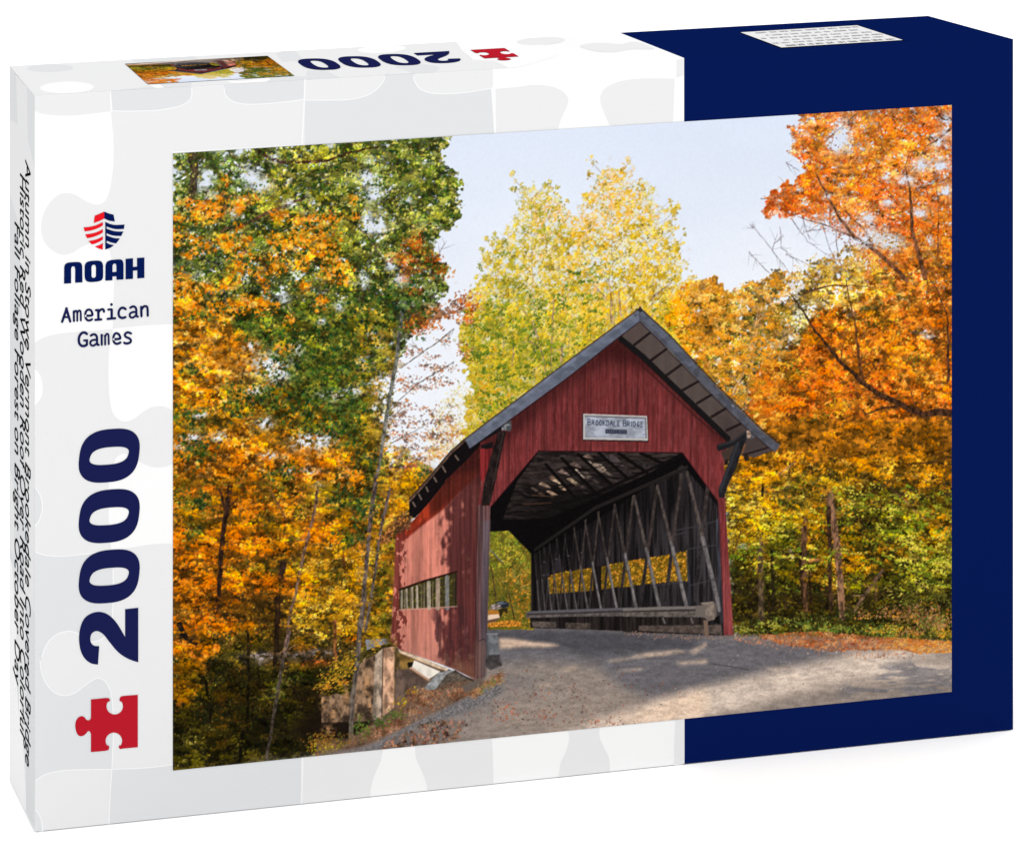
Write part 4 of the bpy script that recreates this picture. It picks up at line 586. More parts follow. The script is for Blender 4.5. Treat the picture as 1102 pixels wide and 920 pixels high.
# lattice of the truss
def chord(x): return 508 + (739 - x) * .45 if x > 640 else 552.5 + (640 - x) * .66
def rail(x): return 650 + (774 - x) * .036
down = [774, 738, 709, 684, 663, 646, 632, 620, 610, 601, 593, 586, 580]; dtop = [739, 707, 682, 661, 643, 629, 617, 607, 598.5, 591, 585, 580, 575]
ups = [747, 715, 688, 666, 648, 633, 621, 610.5, 601.5, 593.5, 587, 581]; utop = [764, 733, 707, 681, 661, 644, 630, 618, 608, 599, 591, 585]
for k in range(len(ups) - 1, -1, -1):
    w_ = max(1.1, 4.6 * (down[k] - ups[k]) / 27); q = [(ups[k], rail(ups[k])), (utop[k], chord(utop[k]))]; mid_ = (ups[k] + (utop[k] - ups[k]) * .45, rail(ups[k]) + (chord(utop[k]) - rail(ups[k])) * .45)
    line([q[0], mid_], w_, w_ * .95, (44, 40, 41), .97, BARK, .25); line([mid_, q[1]], w_ * .95, w_ * .85, (62, 53, 50) if k < 7 else (40, 35, 35), .9, BARK, .25)
    line([(q[0][0] + w_ * .45, q[0][1]), (mid_[0] + w_ * .45, mid_[1])], .6, .6, (84, 76, 74), .5)
for k in range(len(down) - 1, -1, -1):
    w_ = max(1.2, 5.0 * (down[k] - (ups[k] if k < len(ups) else down[k] - 3)) / 27); b0 = (down[k], rail(down[k]) + (6 if k == 0 else 0)); t0 = (dtop[k], chord(dtop[k]))
    mid_ = (b0[0] + (t0[0] - b0[0]) * .52, b0[1] + (t0[1] - b0[1]) * .52)
    line([mid_, t0], w_ * .85, w_ * .65, (80, 70, 66) if k < 3 else ((62, 54, 51) if k < 7 else (50, 45, 45)), .92, BARK, .25)
    line([b0, mid_], w_, w_ * .9, (112, 106, 106) if k < 6 else (88, 82, 82), .97, BARK, .18)
    line([(b0[0] - w_ * .4, b0[1]), (mid_[0] - w_ * .4, mid_[1])], .7, .6, (50, 46, 47), .6)
line([(739, 503), (640, 547), (575, 592)], 3.2, 2.0, (36, 31, 31), .95); line([(739, 501), (640, 545), (575, 590)], .8, .6, (66, 57, 53), .6)
for x_, y_ in ((290, 240), (195, 265), (190, 375), (225, 370), (395, 215), (500, 190)): line(Z3(x_ - 6, y_, x_ + 8, y_), 1.2, 1.2, (96, 94, 98), .6)
for q in (B3(590, 415, 700, 395, 780, 370), B3(580, 440, 640, 425), B3(640, 510, 700, 500, 780, 490), B3(650, 690, 790, 655), B3(470, 690, 650, 670)): line(q, 1.4, 1.4, (62, 58, 62), .8)
line(B3(650, 640, 655, 780), 2.4, 2.4, (52, 54, 62), .7); line(B3(640, 520, 645, 670), 2, 2, (60, 62, 72), .7)
line(Z4(725, 0, 735, 300, 760, 760), 4.4, 3.4, (58, 60, 68), .9, wood_v, .3)
# guard rail
fill(Z3(40, 680, 70, 672, 460, 655, 920, 640, 920, 660, 460, 680, 65, 695), (92, 88, 92)); fill(Z3(45, 690, 470, 680, 920, 660, 920, 680, 470, 695, 50, 705), (58, 52, 52)); fill(Z3(40, 705, 470, 692, 920, 676, 920, 712, 470, 715, 60, 728, 40, 722), (92, 84, 82), 1, fin2, .2)
fill(Z4(0, 668, 300, 655, 620, 650, 620, 672, 300, 680, 0, 690), (116, 108, 104)); fill(Z4(0, 690, 620, 672, 620, 692, 0, 702), (60, 54, 52)); fill(Z4(0, 700, 560, 690, 560, 735, 0, 732), (98, 89, 84), 1, fin2, .2)
fill(Z4(550, 650, 630, 640, 640, 740, 560, 735), (110, 100, 94)); fill(Z4(580, 628, 690, 615, 712, 750, 650, 765, 625, 740, 630, 650), (128, 114, 104), 1, fin2, .15); fill(Z4(690, 615, 712, 640, 712, 750, 700, 750), (104, 92, 86))
fill(Z3(75, 725, 920, 715, 920, 840, 800, 830, 80, 810), (34, 29, 28), .92, wood_v, .4); fill(Z4(0, 735, 620, 740, 640, 790, 760, 790, 760, 870, 0, 850), (40, 34, 32), .95, wood_v, .35)
fill(Z3(90, 755, 290, 760, 290, 810, 100, 805), (84, 74, 68), 1, fin2, .25); fill(Z3(365, 765, 580, 770, 575, 820, 370, 815), (74, 64, 58), 1, fin2, .25); fill(Z4(120, 800, 750, 795, 755, 865, 350, 850, 120, 838), (84, 72, 66), 1, fin2, .2)
fill(Z4(612, 760, 645, 760, 652, 880, 625, 885), (120, 98, 84)); line(Z4(305, 745, 318, 780), 2, 2, (100, 94, 92)); line(Z4(520, 745, 530, 780), 2, 2, (100, 94, 92)); fill(Z4(700, 740, 735, 720, 740, 790, 690, 780), (22, 19, 19))
leaves(np.clip(full(Z4(0, 845, 300, 860, 600, 880, 850, 880, 850, 900, 500, 905, 0, 870), 1), 0, 1), 200, [(130, 110, 100), (160, 130, 110), (176, 120, 90), (90, 80, 76)], (1.2, 2.2), seed=240)

# ---- left long wall
fill(Z7(470, 255, 340, 350, 190, 530, 0, 745, 0, 880, 40, 900, 180, 780, 420, 560, 560, 380, 760, 180, 780, 120, 500, 320), (20, 16, 17))
wl = B2(163, 305, 245, 235, 330, 140, 410, 40) + Z7(300, 590, 480, 420, 590, 300, 600, 800) + [(514, 560), (511, 731), (505, 728), (489, 720), (430, 699), (420, 690), (423, 640)]
WM = full(wl)
planks = noise(1.5, 60, 2, 250); pl2 = noise(5, 90, 2, 251); drip = noise(3, 14, 3, 252)
wc = C3((206, 126, 108))[None, None] * (1 + .22 * (planks - .5) + .14 * (pl2 - .5) + .10 * (drip - .5))[..., None]
wc = wc + (C3((176, 128, 114)) - wc) * (sstep(PY, 640, 720) * .35)[..., None]
lay(WM, wc)
eave = np.clip(full(B2(150, 300, 200, 335, 240, 300, 300, 250, 410, 165, 480, 90, 580, 0, 640, -200, 480, -60, 330, 60, 200, 180), .5), 0, 1)
lay(WM * eave * .95, C3((120, 38, 26))[None, None] * (1 + .3 * (planks - .5) + .2 * (pl2 - .5))[..., None])
lay(np.clip(WM * eave * full(B2(250, 270, 200, 320, 180, 320, 250, 230, 330, 120, 330, 210), 1), 0, 1) * .9, C3((164, 54, 30))[None, None] * (1 + .5 * (drip - .5))[..., None])
lay(np.clip(WM * full(B2(330, 130, 420, 30, 580, -40, 600, 60, 540, 50, 460, 110, 330, 215), 2), 0, 1) * .75, C3((72, 30, 22))[None, None] * (1 + .3 * (planks - .5))[..., None])
lay(np.clip(WM * full([(452, 540), (470, 512), (500, 480), (517, 475), (517, 505), (490, 512), (470, 528)], 3), 0, 1) * .85, C3((46, 20, 18))[None, None] * (1 + .3 * (planks - .5))[..., None])
dap = sstep(.6 * noise(3.2, 13, 4, 253, .7) + .4 * noise(8, 30, 3, 2531) + .62 * (sstep(PX, 464, 490) - .44) + .3 * (sstep(PX, 500, 512)) - .12 * blobs((482, 572, 8, 20), (501, 600, 5, 24), (496, 560, 3, 20)), .40, .58)
dap = np.clip(dap * sstep(PX, 466, 476), 0, 1) * WM * (1 - .8 * eave)
dap = np.clip(dap + WM * (1 - .8 * eave) * sstep(PX, 478, 496) * .35 * (noise(4, 16, 3, 996) > .4), 0, 1); dap = blur(dap, .7)
lay(dap * .9, C3((78, 38, 38))[None, None] * (1 + .35 * (planks - .5))[..., None])
ld = np.clip(sstep(noise(3, 6, 3, 254) + .9 * (sstep(-PX, -440, -426) - .5), .5, .62), 0, 1) * WM * sstep(-PX, -446, -436)
lay(ld * .85, C3((104, 44, 38))[None, None] * (1 + .3 * (planks - .5))[..., None])
low = WM * full([(466, 650), (500, 650), (511, 735), (492, 722), (462, 700)], 3) * sstep(noise(4, 20, 3, 255) + .5 * (sstep(PX, 480, 500) - .5), .42, .54)
lay(np.clip(low, 0, 1) * .75, C3((74, 42, 44))[None, None] * (1 + .3 * (planks - .5))[..., None])
lay(np.clip(WM * blobs((505, 722, 8, 12), (492, 716, 6, 8)), 0, 1) * .55, (150, 104, 76))
lay(WM * sstep(noise(6, 8, 3, 993) + .6 * (sstep(PY, 690, 735) - .5), .6, .8) * .35, (140, 104, 84))
# window slot of the long wall
slot = B2(180, 570, 300, 528, 465, 480, 467, 652, 320, 662, 182, 668)
fill(slot, (58, 54, 26)); SM = full(slot)
leaves(SM, 260, [(44, 42, 22), (96, 84, 30), (150, 130, 40), (130, 126, 50)], (1.4, 2.8), seed=256)
line(B2(182, 572, 300, 530, 465, 484), 2.2, 2.2, (44, 22, 18), .9)
for x_, w_, cc in ((193, 2.2, (150, 136, 122)), (208, 1.4, (132, 116, 100)), (220, 1.6, (160, 146, 130)), (236, 1.2, (110, 96, 82)), (247, 2, (170, 154, 136)), (270, 2.4, (172, 156, 138)), (290, 1.2, (110, 94, 80)), (303, 1.4, (120, 104, 90)), (328, 4, (180, 164, 146)), (346, 1, (120, 104, 84)), (371, 4.6, (164, 142, 122)), (395, 1.2, (70, 56, 46)), (418, 4.4, (126, 124, 122)), (446, 1.2, (60, 50, 40)), (460, 2, (40, 30, 28))):
    top = 570 - (x_ - 180) * .3
    line(B2(x_ + RNG.uniform(-3, 3), top + 12, x_, 664), w_, w_, cc, .95, BARK, .12)
line(B2(182, 672, 320, 664, 465, 655), 1.4, 1.4, (196, 150, 130), .7)
# front corner post
fill([(514, 540), (527.5, 543), (526, 600), (523.5, 700), (521.5, 728), (511, 731), (510.5, 700), (512, 620)], (94, 66, 66), 1, planks, .25)
lay(np.clip(full([(519, 560), (527, 560), (523, 726), (516, 728)], 1.5) * .5, 0, 1), C3((92, 92, 104))[None, None] * (1 + .3 * (planks - .5))[..., None])
lay(np.clip(full([(511, 690), (523, 690), (521.5, 728), (511, 731)], 4) * .5, 0, 1), (128, 96, 80))
line([(513, 545), (511.5, 640), (510.8, 728)], .9, .9, (64, 30, 30), .7); line([(524.5, 600), (522.5, 726)], .8, .8, (60, 56, 60), .5)
line([(515, 690), (520, 687), (522, 690)], .8, .8, (40, 30, 34), .8)
# sill under the long wall, rock slab, grey drum
fill(B6(485, 155, 505, 165, 640, 215, 785, 275, 770, 285, 620, 235, 495, 180), (218, 190, 160), 1, fin2, .12)
line(B6(500, 182, 640, 240, 760, 288), .9, .9, (120, 84, 60), .8)
fill(B6(640, 388, 715, 300, 770, 285, 825, 278, 770, 310, 740, 350, 705, 395, 670, 400), (146, 146, 146), 1, fin2, .18); fill(B6(825, 280, 850, 300, 920, 340, 800, 345, 705, 395, 740, 350, 770, 312), (92, 82, 72), 1, fin2, .25)
line(B6(822, 285, 930, 345), 1.6, 1.2, (30, 22, 20), .8)
fill(Z6(970, 330, 1065, 325, 1070, 500, 1000, 512, 970, 500), (110, 112, 116), 1, fin2, .15); line(Z6(975, 340, 978, 505), 2, 2, (70, 72, 76), .7); fill(Z6(960, 510, 1080, 505, 1102, 600, 1000, 640, 960, 600), (62, 58, 58), .8, fin2, .3); line(Z6(972, 330, 1062, 326), 1, 1, (140, 140, 142), .8)

# ---- gable front
gable = [(684, 338), (694, 340), (783, 474), (779, 498), (780, 540), (789, 683), (778.5, 683.5), (772, 539), (734, 487), (579, 485), (528, 545), (514, 543), (518, 520), (516, 474), (540, 448), (575, 420), (610, 396), (650, 365)]
gw = C3((112, 46, 46))[None, None] * (1 + .26 * (planks - .5) + .16 * (pl2 - .5) + .12 * (drip - .5))[..., None]
gw = gw + (C3((150, 76, 80)) - gw) * (np.clip(noise(1.6, 9, 2, 260) - .5, 0, 1) * .8)[..., None]
gw = gw + (C3((58, 22, 26)) - gw) * (np.clip(.62 - noise(1.2, 30, 2, 261), 0, 1) * .32)[..., None]
gw = gw * (1 + .08 * sstep(PY, 440, 490))[..., None]
lay(full(gable), gw)
GM = full(gable)
for x_ in np.arange(522, 792, 6.3):
    r_ = full([(x_ - .45, 330), (x_ + .45, 330), (x_ + .45 + 0, 690), (x_ - .45, 690)])
    lay(r_ * GM * RNG.uniform(.12, .5), (52, 20, 22))
lay(GM * np.clip(.9 - noise(7, 16, 3, 992), 0, 1) * .35, (84, 40, 38))
top_sh = np.clip(full([(688, 340), (600, 406), (500, 482), (520, 500), (600, 425), (650, 390), (700, 395), (795, 500), (800, 470)], 6), 0, 1) * GM
lay(top_sh * .8, C3((62, 26, 26))[None, None] * (1 + .3 * (planks - .5))[..., None])
lay(np.clip(full([(640, 380), (688, 345), (740, 400), (700, 400), (670, 385)], 5) * GM * .6, 0, 1), (58, 22, 22))
line([(528, 545), (579, 485), (734, 487), (772, 539)], 1.1, 1.1, (56, 20, 24), .8)
pp = [(772, 539), (780.5, 540), (789, 683), (778.5, 684)]
lay(np.clip(full([(776, 610), (789, 610), (790, 684), (776, 684)], 12) * full(pp) * .6, 0, 1), C3((186, 104, 100))[None, None] * (1 + .4 * (drip - .5))[..., None])
line([(773, 541), (776, 610), (778.6, 683)], 1.2, 1.2, (70, 40, 46), .8)
# shadowed recess under the left eave, brace and its block
fill(Z7(480, 330, 600, 270, 760, 180, 770, 130, 740, 110, 500, 300), (26, 22, 24)); fill(Z7(585, 330, 690, 320, 640, 560, 585, 600), (108, 34, 36), 1, planks, .3); fill(Z7(590, 300, 690, 270, 690, 320, 640, 330, 600, 325), (26, 22, 24))
fill(Z7(735, 190, 800, 185, 770, 320, 720, 560, 665, 795, 595, 795, 610, 640, 670, 400), (36, 28, 27), 1, BARK, .3); line(Z7(775, 200, 735, 400, 690, 620), 1.4, 1.4, (66, 54, 50), .6)
fill(Z7(765, 100, 840, 92, 842, 150, 835, 182, 762, 175), (104, 106, 108), 1, fin2, .35); fill(Z7(800, 140, 842, 135, 835, 182, 800, 180), (72, 74, 78))
fill(Z7(0, 745, 100, 640, 190, 530, 340, 350, 460, 245, 470, 262, 350, 370, 200, 550, 100, 665, 0, 775), (92, 70, 58), 1, fin2, .25)
line(Z7(0, 742, 190, 528, 340, 348, 465, 240), 1, 1, (46, 36, 36), .9)
for q in (Z7(380, 385, 405, 420), Z7(275, 475, 300, 520), Z7(205, 565, 225, 600), Z7(140, 645, 155, 680), Z7(80, 705, 100, 745), Z7(30, 770, 50, 805)): line(q, 1.7, 1.5, (126, 106, 94), .9)
# leaves lying on the lower end of that roof
lr = full(B2(80, 340, 95, 300, 180, 205, 240, 200, 235, 270, 170, 290, 100, 345), 1)
lay(lr * .9, (66, 42, 28)); leaves(lr, 240, [(60, 40, 26), (120, 74, 40), (170, 104, 54), (196, 130, 80)], (1.4, 3.2), kinds=(1, 0), ang=(-.5, .4), seed=262)
leaves(blobs((418, 568, 8, 8), (412, 580, 6, 6), (432, 556, 6, 6)), 80, [(200, 130, 50), (226, 150, 60), (150, 90, 40)], (1.6, 3.2), seed=263)
# soffit, rafters and barge boards
sof = [(688, 346), (672, 358), (668, 364), (783, 472), (782, 488), (812, 492), (833, 484), (805, 461)]
fill(sof, (82, 71, 67))
ang = math.atan2(130, 137); across = (PX * math.cos(ang) + PY * math.sin(ang)); along = (-PX * math.sin(ang) + PY * math.cos(ang))
corr = .5 + .5 * np.sin(along * 2.6)
SF = full(sof)
lay(SF * .35 * (corr > .72), (70, 58, 54)); lay(SF * .25 * (corr < .2), (130, 114, 106))
lay(np.clip(SF * full([(770, 440), (805, 462), (833, 486), (780, 495)], 5) * .55, 0, 1), (58, 48, 46))
for q in (T7(380, 325, 462, 262), T7(462, 402, 540, 345), T7(540, 475, 620, 418), T7(615, 552, 708, 500), T7(690, 615, 775, 565), T7(762, 682, 850, 630), T7(835, 750, 930, 705)): line(q, 3.0, 2.6, (34, 26, 26), .97)
line(T7(315, 300, 420, 385, 560, 520, 700, 655, 840, 790), 6.4, 6.4, (24, 22, 23), .97); line(T7(290, 312, 400, 415, 540, 545, 680, 680, 790, 775), 1.6, 1.6, (62, 28, 28), .9)
fill(Z8(440, 235, 520, 320, 380, 450, 290, 375), (86, 70, 68), .5)
# right bracket
fill(Z5(95, 320, 240, 280, 350, 200, 365, 250, 250, 330, 110, 380, 92, 360), (32, 31, 34)); line(Z5(110, 330, 240, 290, 345, 215), 1, 1, (70, 70, 74), .7)
fill(Z5(130, 390, 240, 330, 330, 300, 340, 360, 250, 420, 170, 500), (66, 52, 46)); fill(Z5(350, 330, 450, 230, 600, 330, 550, 360, 400, 400, 370, 395), (72, 60, 58)); line(Z5(375, 400, 460, 375, 590, 335), 2, 1.6, (34, 26, 28), .95)
fill(Z5(360, 180, 420, 175, 445, 200, 445, 250, 410, 265, 360, 265), (88, 88, 94)); fill(Z5(362, 195, 400, 185, 400, 240, 385, 262, 365, 258), (176, 146, 124), .9, fine, .4)
fill(Z5(260, 300, 355, 240, 360, 270, 330, 330, 270, 520, 190, 690, 155, 800, 110, 795, 108, 720, 170, 560), (34, 33, 36), 1, BARK, .2); fill(Z5(110, 710, 175, 560, 265, 310, 300, 290, 180, 620, 130, 760), (52, 54, 60), .8); fill(Z5(320, 400, 370, 390, 380, 460, 350, 475), (44, 34, 28)); line(Z5(345, 320, 320, 400), 2, 2, (130, 84, 50), .7); fill(Z5(160, 470, 190, 450, 195, 500, 165, 505), (30, 26, 26))
# barge boards
grain = noise(14, 1.6, 3, 270); gr2 = noise(7, 5, 2, 271)
fill(T6(505, 700, 1012, 320, 1012, 395, 530, 748), (100, 104, 118), 1, grain, .08); fill([(501, 472), (610, 389.5), (688.5, 332), (688.5, 345.5), (610, 406), (505, 482.5)], (98, 103, 118), 1, gr2, .1)
fill([(501, 472), (610, 389.5), (688.5, 332), (688.5, 336), (610, 394), (503, 476)], (116, 121, 137), .6, gr2, .12)
line([(499, 473), (556, 430), (610, 389), (660, 352), (688, 331.5)], 1.3, 1.4, (70, 52, 46), .95); line([(505, 483), (560, 444), (610, 407), (660, 367), (688, 346)], .9, .9, (30, 24, 28), .9)
fill([(688, 331.5), (720, 361), (770, 415), (820, 464), (839, 479), (834, 486.5), (804, 461), (760, 418), (710, 367), (688, 345.5)], (80, 81, 90), 1, gr2, .12)
fill([(688, 333), (720, 362), (750, 394), (745, 398), (710, 361), (688, 341)], (92, 97, 112), .6, gr2, .12)
line([(688, 331), (720, 360), (770, 413.5), (820, 462.5), (839.5, 478)], 1.4, 1.4, (40, 36, 42), .95); line([(688, 346), (710, 368), (760, 420), (804, 462), (833, 487)], 1, 1, (44, 36, 38), .9)
line([(688, 330), (688, 346)], 1, .8, (60, 62, 72), .8); fill([(685.5, 334), (688.5, 329.5), (692, 334), (688.5, 336)], (44, 44, 46)); line(T7(380, 175, 385, 182), 1, 1, (30, 28, 34), .8); line(T7(862, 625, 870, 632), 2, 2, (130, 130, 138), .8)
# sign
fill([(626, 445.5), (696.5, 448), (697.5, 475.5), (626.5, 474)], (40, 24, 26)); fill([(627, 445), (696, 447.5), (697, 474), (627, 472.8)], (186, 180, 176)); fill([(629, 447.2), (694, 449.4), (694.8, 471.6), (629.2, 470.8)], (160, 164, 176), 1, gr2, .14)
line([(629, 447.6), (694, 449.8)], 1.1, 1.1, (70, 66, 70), .9); line([(694.2, 450), (695, 471)], 1.1, 1.1, (84, 80, 84), .9); line([(630, 469), (694, 471)], .6, .6, (120, 124, 136), .6)
GL = {'B': ([(0, 0), (0, 1)], [(0, 1), (.7, 1), (.75, .55), (0, .52)], [(0, .52), (.8, .5), (.85, 0), (0, 0)]), 'R': ([(0, 0), (0, 1)], [(0, 1), (.75, 1), (.8, .55), (0, .5)], [(.35, .5), (.9, 0)]), 'O': ([(.1, .5), (.2, .95), (.5, 1), (.8, .9), (.9, .5), (.8, .08), (.5, 0), (.2, .06), (.1, .5)],), 'K': ([(.05, 0), (.05, 1)], [(.85, 1), (.05, .45)], [(.3, .6), (.9, 0)]), 'D': ([(.05, 0), (.05, 1)], [(.05, 1), (.6, 1), (.9, .5), (.6, 0), (.05, 0)]), 'A': ([(0, 0), (.5, 1), (.95, 0)], [(.2, .35), (.75, .35)]), 'L': ([(.1, 1), (.1, 0), (.8, 0)],), 'E': ([(.8, 1), (.1, 1), (.1, 0), (.85, 0)], [(.1, .52), (.65, .52)]), 'I': ([(.5, 0), (.5, 1)],), 'G': ([(.9, .85), (.5, 1), (.12, .6), (.15, .2), (.5, 0), (.88, .1), (.88, .45), (.6, .45)],), 'U': ([(.1, 1), (.1, .2), (.5, 0), (.85, .2), (.85, 1)],), 'T': ([(0, 1), (1, 1)], [(.5, 1), (.5, 0)])}
def sign_text(s, x, y, sl, w, h, big, gap, lw, col):
    for ch in s:
        if ch == ' ': x += w * .8; continue
        first = ch.isupper(); hh = h * (big if first else 1.0); ww = w * (1.15 if first else 1.0) * (.5 if ch.upper() == 'I' else 1)
        for st_ in GL[ch.upper()]:
            line([(x + px * ww, y + (x + px * ww - 632) * sl - py * hh) for px, py in st_], lw, lw, col, .9)
        x += ww + gap
sign_text('Brookdale Bridge', 632.2, 457.0, .035, 2.9, 5.0, 1.22, 1.02, .85, (46, 52, 72))
fill([(651, 461.6), (674.2, 462.4), (674.4, 467.0), (651, 466.4)], (52, 56, 72))
for x_ in (653, 655.4, 657.6, 660, 662.6, 666, 668.2, 670.2, 672): line([(x_, 463.2), (x_ + RNG.uniform(-.3, .8), 465.4)], .55, .55, (150, 156, 172), .7)
line([(632, 459.5), (690, 461.5)], .5, .4, (120, 126, 142), .6); line([(636, 465.6), (639, 466)], .8, .8, (110, 112, 122), .6)

# foliage that hangs in front of the bridge's left end, and small leaves here and there
leaves(blobs((400, 690, 10, 8), (372, 715, 8, 10), (360, 720, 10, 8), (355, 730, 10, 6), (366, 735, 6, 6), (350, 738, 8, 4)), 420, [(150, 116, 26), (196, 150, 36), (222, 172, 50), (206, 130, 36)], (1.8, 3.8), kinds=(1, 0), ang=(-.5, .4), seed=280)
leaves(blobs((420, 691, 6, 4), (424, 695, 3, 4)), 60, [(90, 70, 30), (130, 96, 40)], (1.4, 2.8), seed=281)
sk_ = np.clip(blob(594, 178, 7, 7) * 1.6, 0, 1); lay(sk_ * (1 - sstep(g, .05, .3)), (227, 235, 248))
# ink grain
CAN += ((noise(1.0, 1.0, 1, 290) - .5) * .02)[..., None] + (RNG.rand(CH, CW, 1).astype(np.float32) - .5) * .015
np.clip(CAN, 0, 1, out=CAN)
# a little print sharpening and contrast
CAN += .15 * (CAN - np.stack([blur(CAN[..., i], 1.0) for i in range(3)], -1)); np.clip(CAN, 0, 1, out=CAN)

# ---------------------------------------------------------------- the box
C = bpy.context.scene.collection
# camera of the product shot (metres); the box stands with its front along the x axis, back towards +y
YAW, CAM, FPX, SHY = 0.29789, Vector((-0.370133682, -1.866318624, 0.663621561)), 4659.639113, -1.201090860
BW, BH = 0.43, 0.298828947
FW = Vector((math.sin(YAW), math.cos(YAW), 0)); RT = Vector((math.cos(YAW), -math.sin(YAW), 0)); UP = Vector((0, 0, 1))
def ray(x, y):
    return FW + RT * ((x * 1024 / 1102 - 512) / FPX) + UP * ((427 + SHY * 1024 - y * 854 / 920) / FPX)
SIDE_K = 0.0345                                   # the left side leans in by two degrees
def on_front(x, y, e=0.0):
    d = ray(x, y); p = CAM + d * (-CAM.y / d.y); return Vector((p.x, -e, p.z))
def on_top(x, y, e=0.0):
    d = ray(x, y); p = CAM + d * ((BH - CAM.z) / d.z); return Vector((p.x, p.y, BH + e))
def on_side(x, y, e=0.0):
    d = ray(x, y); t = (SIDE_K * CAM.y - CAM.x) / (d.x - SIDE_K * d.y); p = CAM + d * t; return Vector((p.x - e, p.y, p.z))
FACE = {'front': on_front, 'top': on_top, 'side': on_side}

E0 = 1.57                                    # light that falls on the front of the box
def lin(c):
    c = c / 255.0; return c / 12.92 if c <= .04045 else ((c + .055) / 1.055) ** 2.4
def ink(c): return tuple(min(.9, lin(v) / E0) for v in c)
def material(name, rgb, rough=.6, spec=.0, grain=.012, attr=None):
    m = bpy.data.materials.new(name); m.use_nodes = True; nt = m.node_tree; b = nt.nodes['Principled BSDF']
    b.inputs['Roughness'].default_value = rough; b.inputs['Specular IOR Level'].default_value = spec
    tc = nt.nodes.new('ShaderNodeTexCoord'); nz = nt.nodes.new('ShaderNodeTexNoise'); nz.inputs['Scale'].default_value = 900; nz.inputs['Detail'].default_value = 3
    nt.links.new(tc.outputs['Object'], nz.inputs['Vector'])
    mr = nt.nodes.new('ShaderNodeMapRange'); mr.inputs['To Min'].default_value = 1 - grain; mr.inputs['To Max'].default_value = 1 + grain
    nt.links.new(nz.outputs['Fac'], mr.inputs['Value'])
    mx = nt.nodes.new('ShaderNodeVectorMath'); mx.operation = 'SCALE'
    if attr:
        at = nt.nodes.new('ShaderNodeAttribute'); at.attribute_name = attr; nt.links.new(at.outputs['Color'], mx.inputs[0])
    else: mx.inputs[0].default_value = rgb
    nt.links.new(mr.outputs['Result'], mx.inputs['Scale']); nt.links.new(mx.outputs['Vector'], b.inputs['Base Color'])
    return m
M = {'white': material('white_card', ink((255, 255, 255))), 'pale': material('pale_grey_ink', ink((240, 240, 241))), 'mid': material('light_grey_ink', ink((229, 231, 233))),
     'navy': material('navy_ink', ink((8, 26, 84)), grain=.03), 'navy2': material('indigo_ink', ink((27, 32, 80)), grain=.03), 'red': material('crimson_ink', ink((190, 30, 45)), grain=.03),
     'bright_red': material('red_ink', ink((236, 28, 38)), grain=.03), 'black': material('black_ink', ink((14, 14, 16))), 'label': material('label_paper', ink((240, 240, 240))),
     'type': material('grey_type_ink', ink((120, 120, 124))), 'print': material('picture_print', (1, 1, 1), attr='ink', grain=.0)}

class Sheet:
    """collects flat printed shapes and links them as one mesh"""
    def __init__(self): self.v = []; self.f = []; self.mi = []; self.mats = []; self.up = 0.0
    def slot(self, k):
        if k not in self.mats: self.mats.append(k)
        return self.mats.index(k)
    def face(self, pts, k):
        n = len(self.v); self.v += [tuple(p) for p in pts]; self.f.append(list(range(n, n + len(pts)))); self.mi.append(self.slot(k))
    def poly(self, face, pts, k, e): 
        self.up += 4e-7; e += self.up
        pts = [p for i, p in enumerate(pts) if math.hypot(p[0] - pts[i - 1][0], p[1] - pts[i - 1][1]) > .02]
        n = len(self.v); self.v += [tuple(FACE[face](x, y, e)) for x, y in pts]
        for t in tessellate_polygon([[Vector((x, y, 0)) for x, y in pts]]): self.f.append([n + i for i in t]); self.mi.append(self.slot(k))
    def rings(self, face, rings, k, e, to=None):
        cu = bpy.data.curves.new('tmp', 'CURVE'); cu.dimensions = '2D'; cu.fill_mode = 'BOTH'
        for r in rings:
            sp = cu.splines.new('POLY'); sp.points.add(len(r) - 1); sp.use_cyclic_u = True
            for q, (x, y) in zip(sp.points, r): q.co = (x, y, 0, 1)
        ob = bpy.data.objects.new('tmp', cu); C.objects.link(ob); dg = bpy.context.evaluated_depsgraph_get()
        me = bpy.data.meshes.new_from_object(ob.evaluated_get(dg)); n = len(self.v)
        self.v += [tuple((to or FACE[face])(p.co.x, p.co.y, e)) for p in me.vertices]
        for p in me.polygons: self.f.append([n + i for i in p.vertices]); self.mi.append(self.slot(k))
        bpy.data.objects.remove(ob); bpy.data.curves.remove(cu); bpy.data.meshes.remove(me)
    def build(self, name, parent, flip=None):
        me = bpy.data.meshes.new(name); me.from_pydata(self.v, [], self.f)
        for k in self.mats: me.materials.append(M[k])
        me.polygons.foreach_set('material_index', self.mi); me.update()
        o = bpy.data.objects.new(name, me); C.objects.link(o); o.parent = parent; return o
def sm(pts, n=6, closed=False):
    out = []; m = len(pts)
    for i in range(m if closed else m - 1):
        g = (lambda k: pts[k % m]) if closed else (lambda k: pts[max(0, min(m - 1, k))])
        a, b, c, d = g(i - 1), g(i), g(i + 1), g(i + 2)
        for j in range(n):
            t = j / n
            out.append(tuple(.5 * (2 * b[q] + (c[q] - a[q]) * t + (2 * a[q] - 5 * b[q] + 4 * c[q] - d[q]) * t * t + (3 * b[q] - a[q] - 3 * c[q] + d[q]) * t ** 3) for q in (0, 1)))
    if not closed: out.append(pts[-1])
    return out
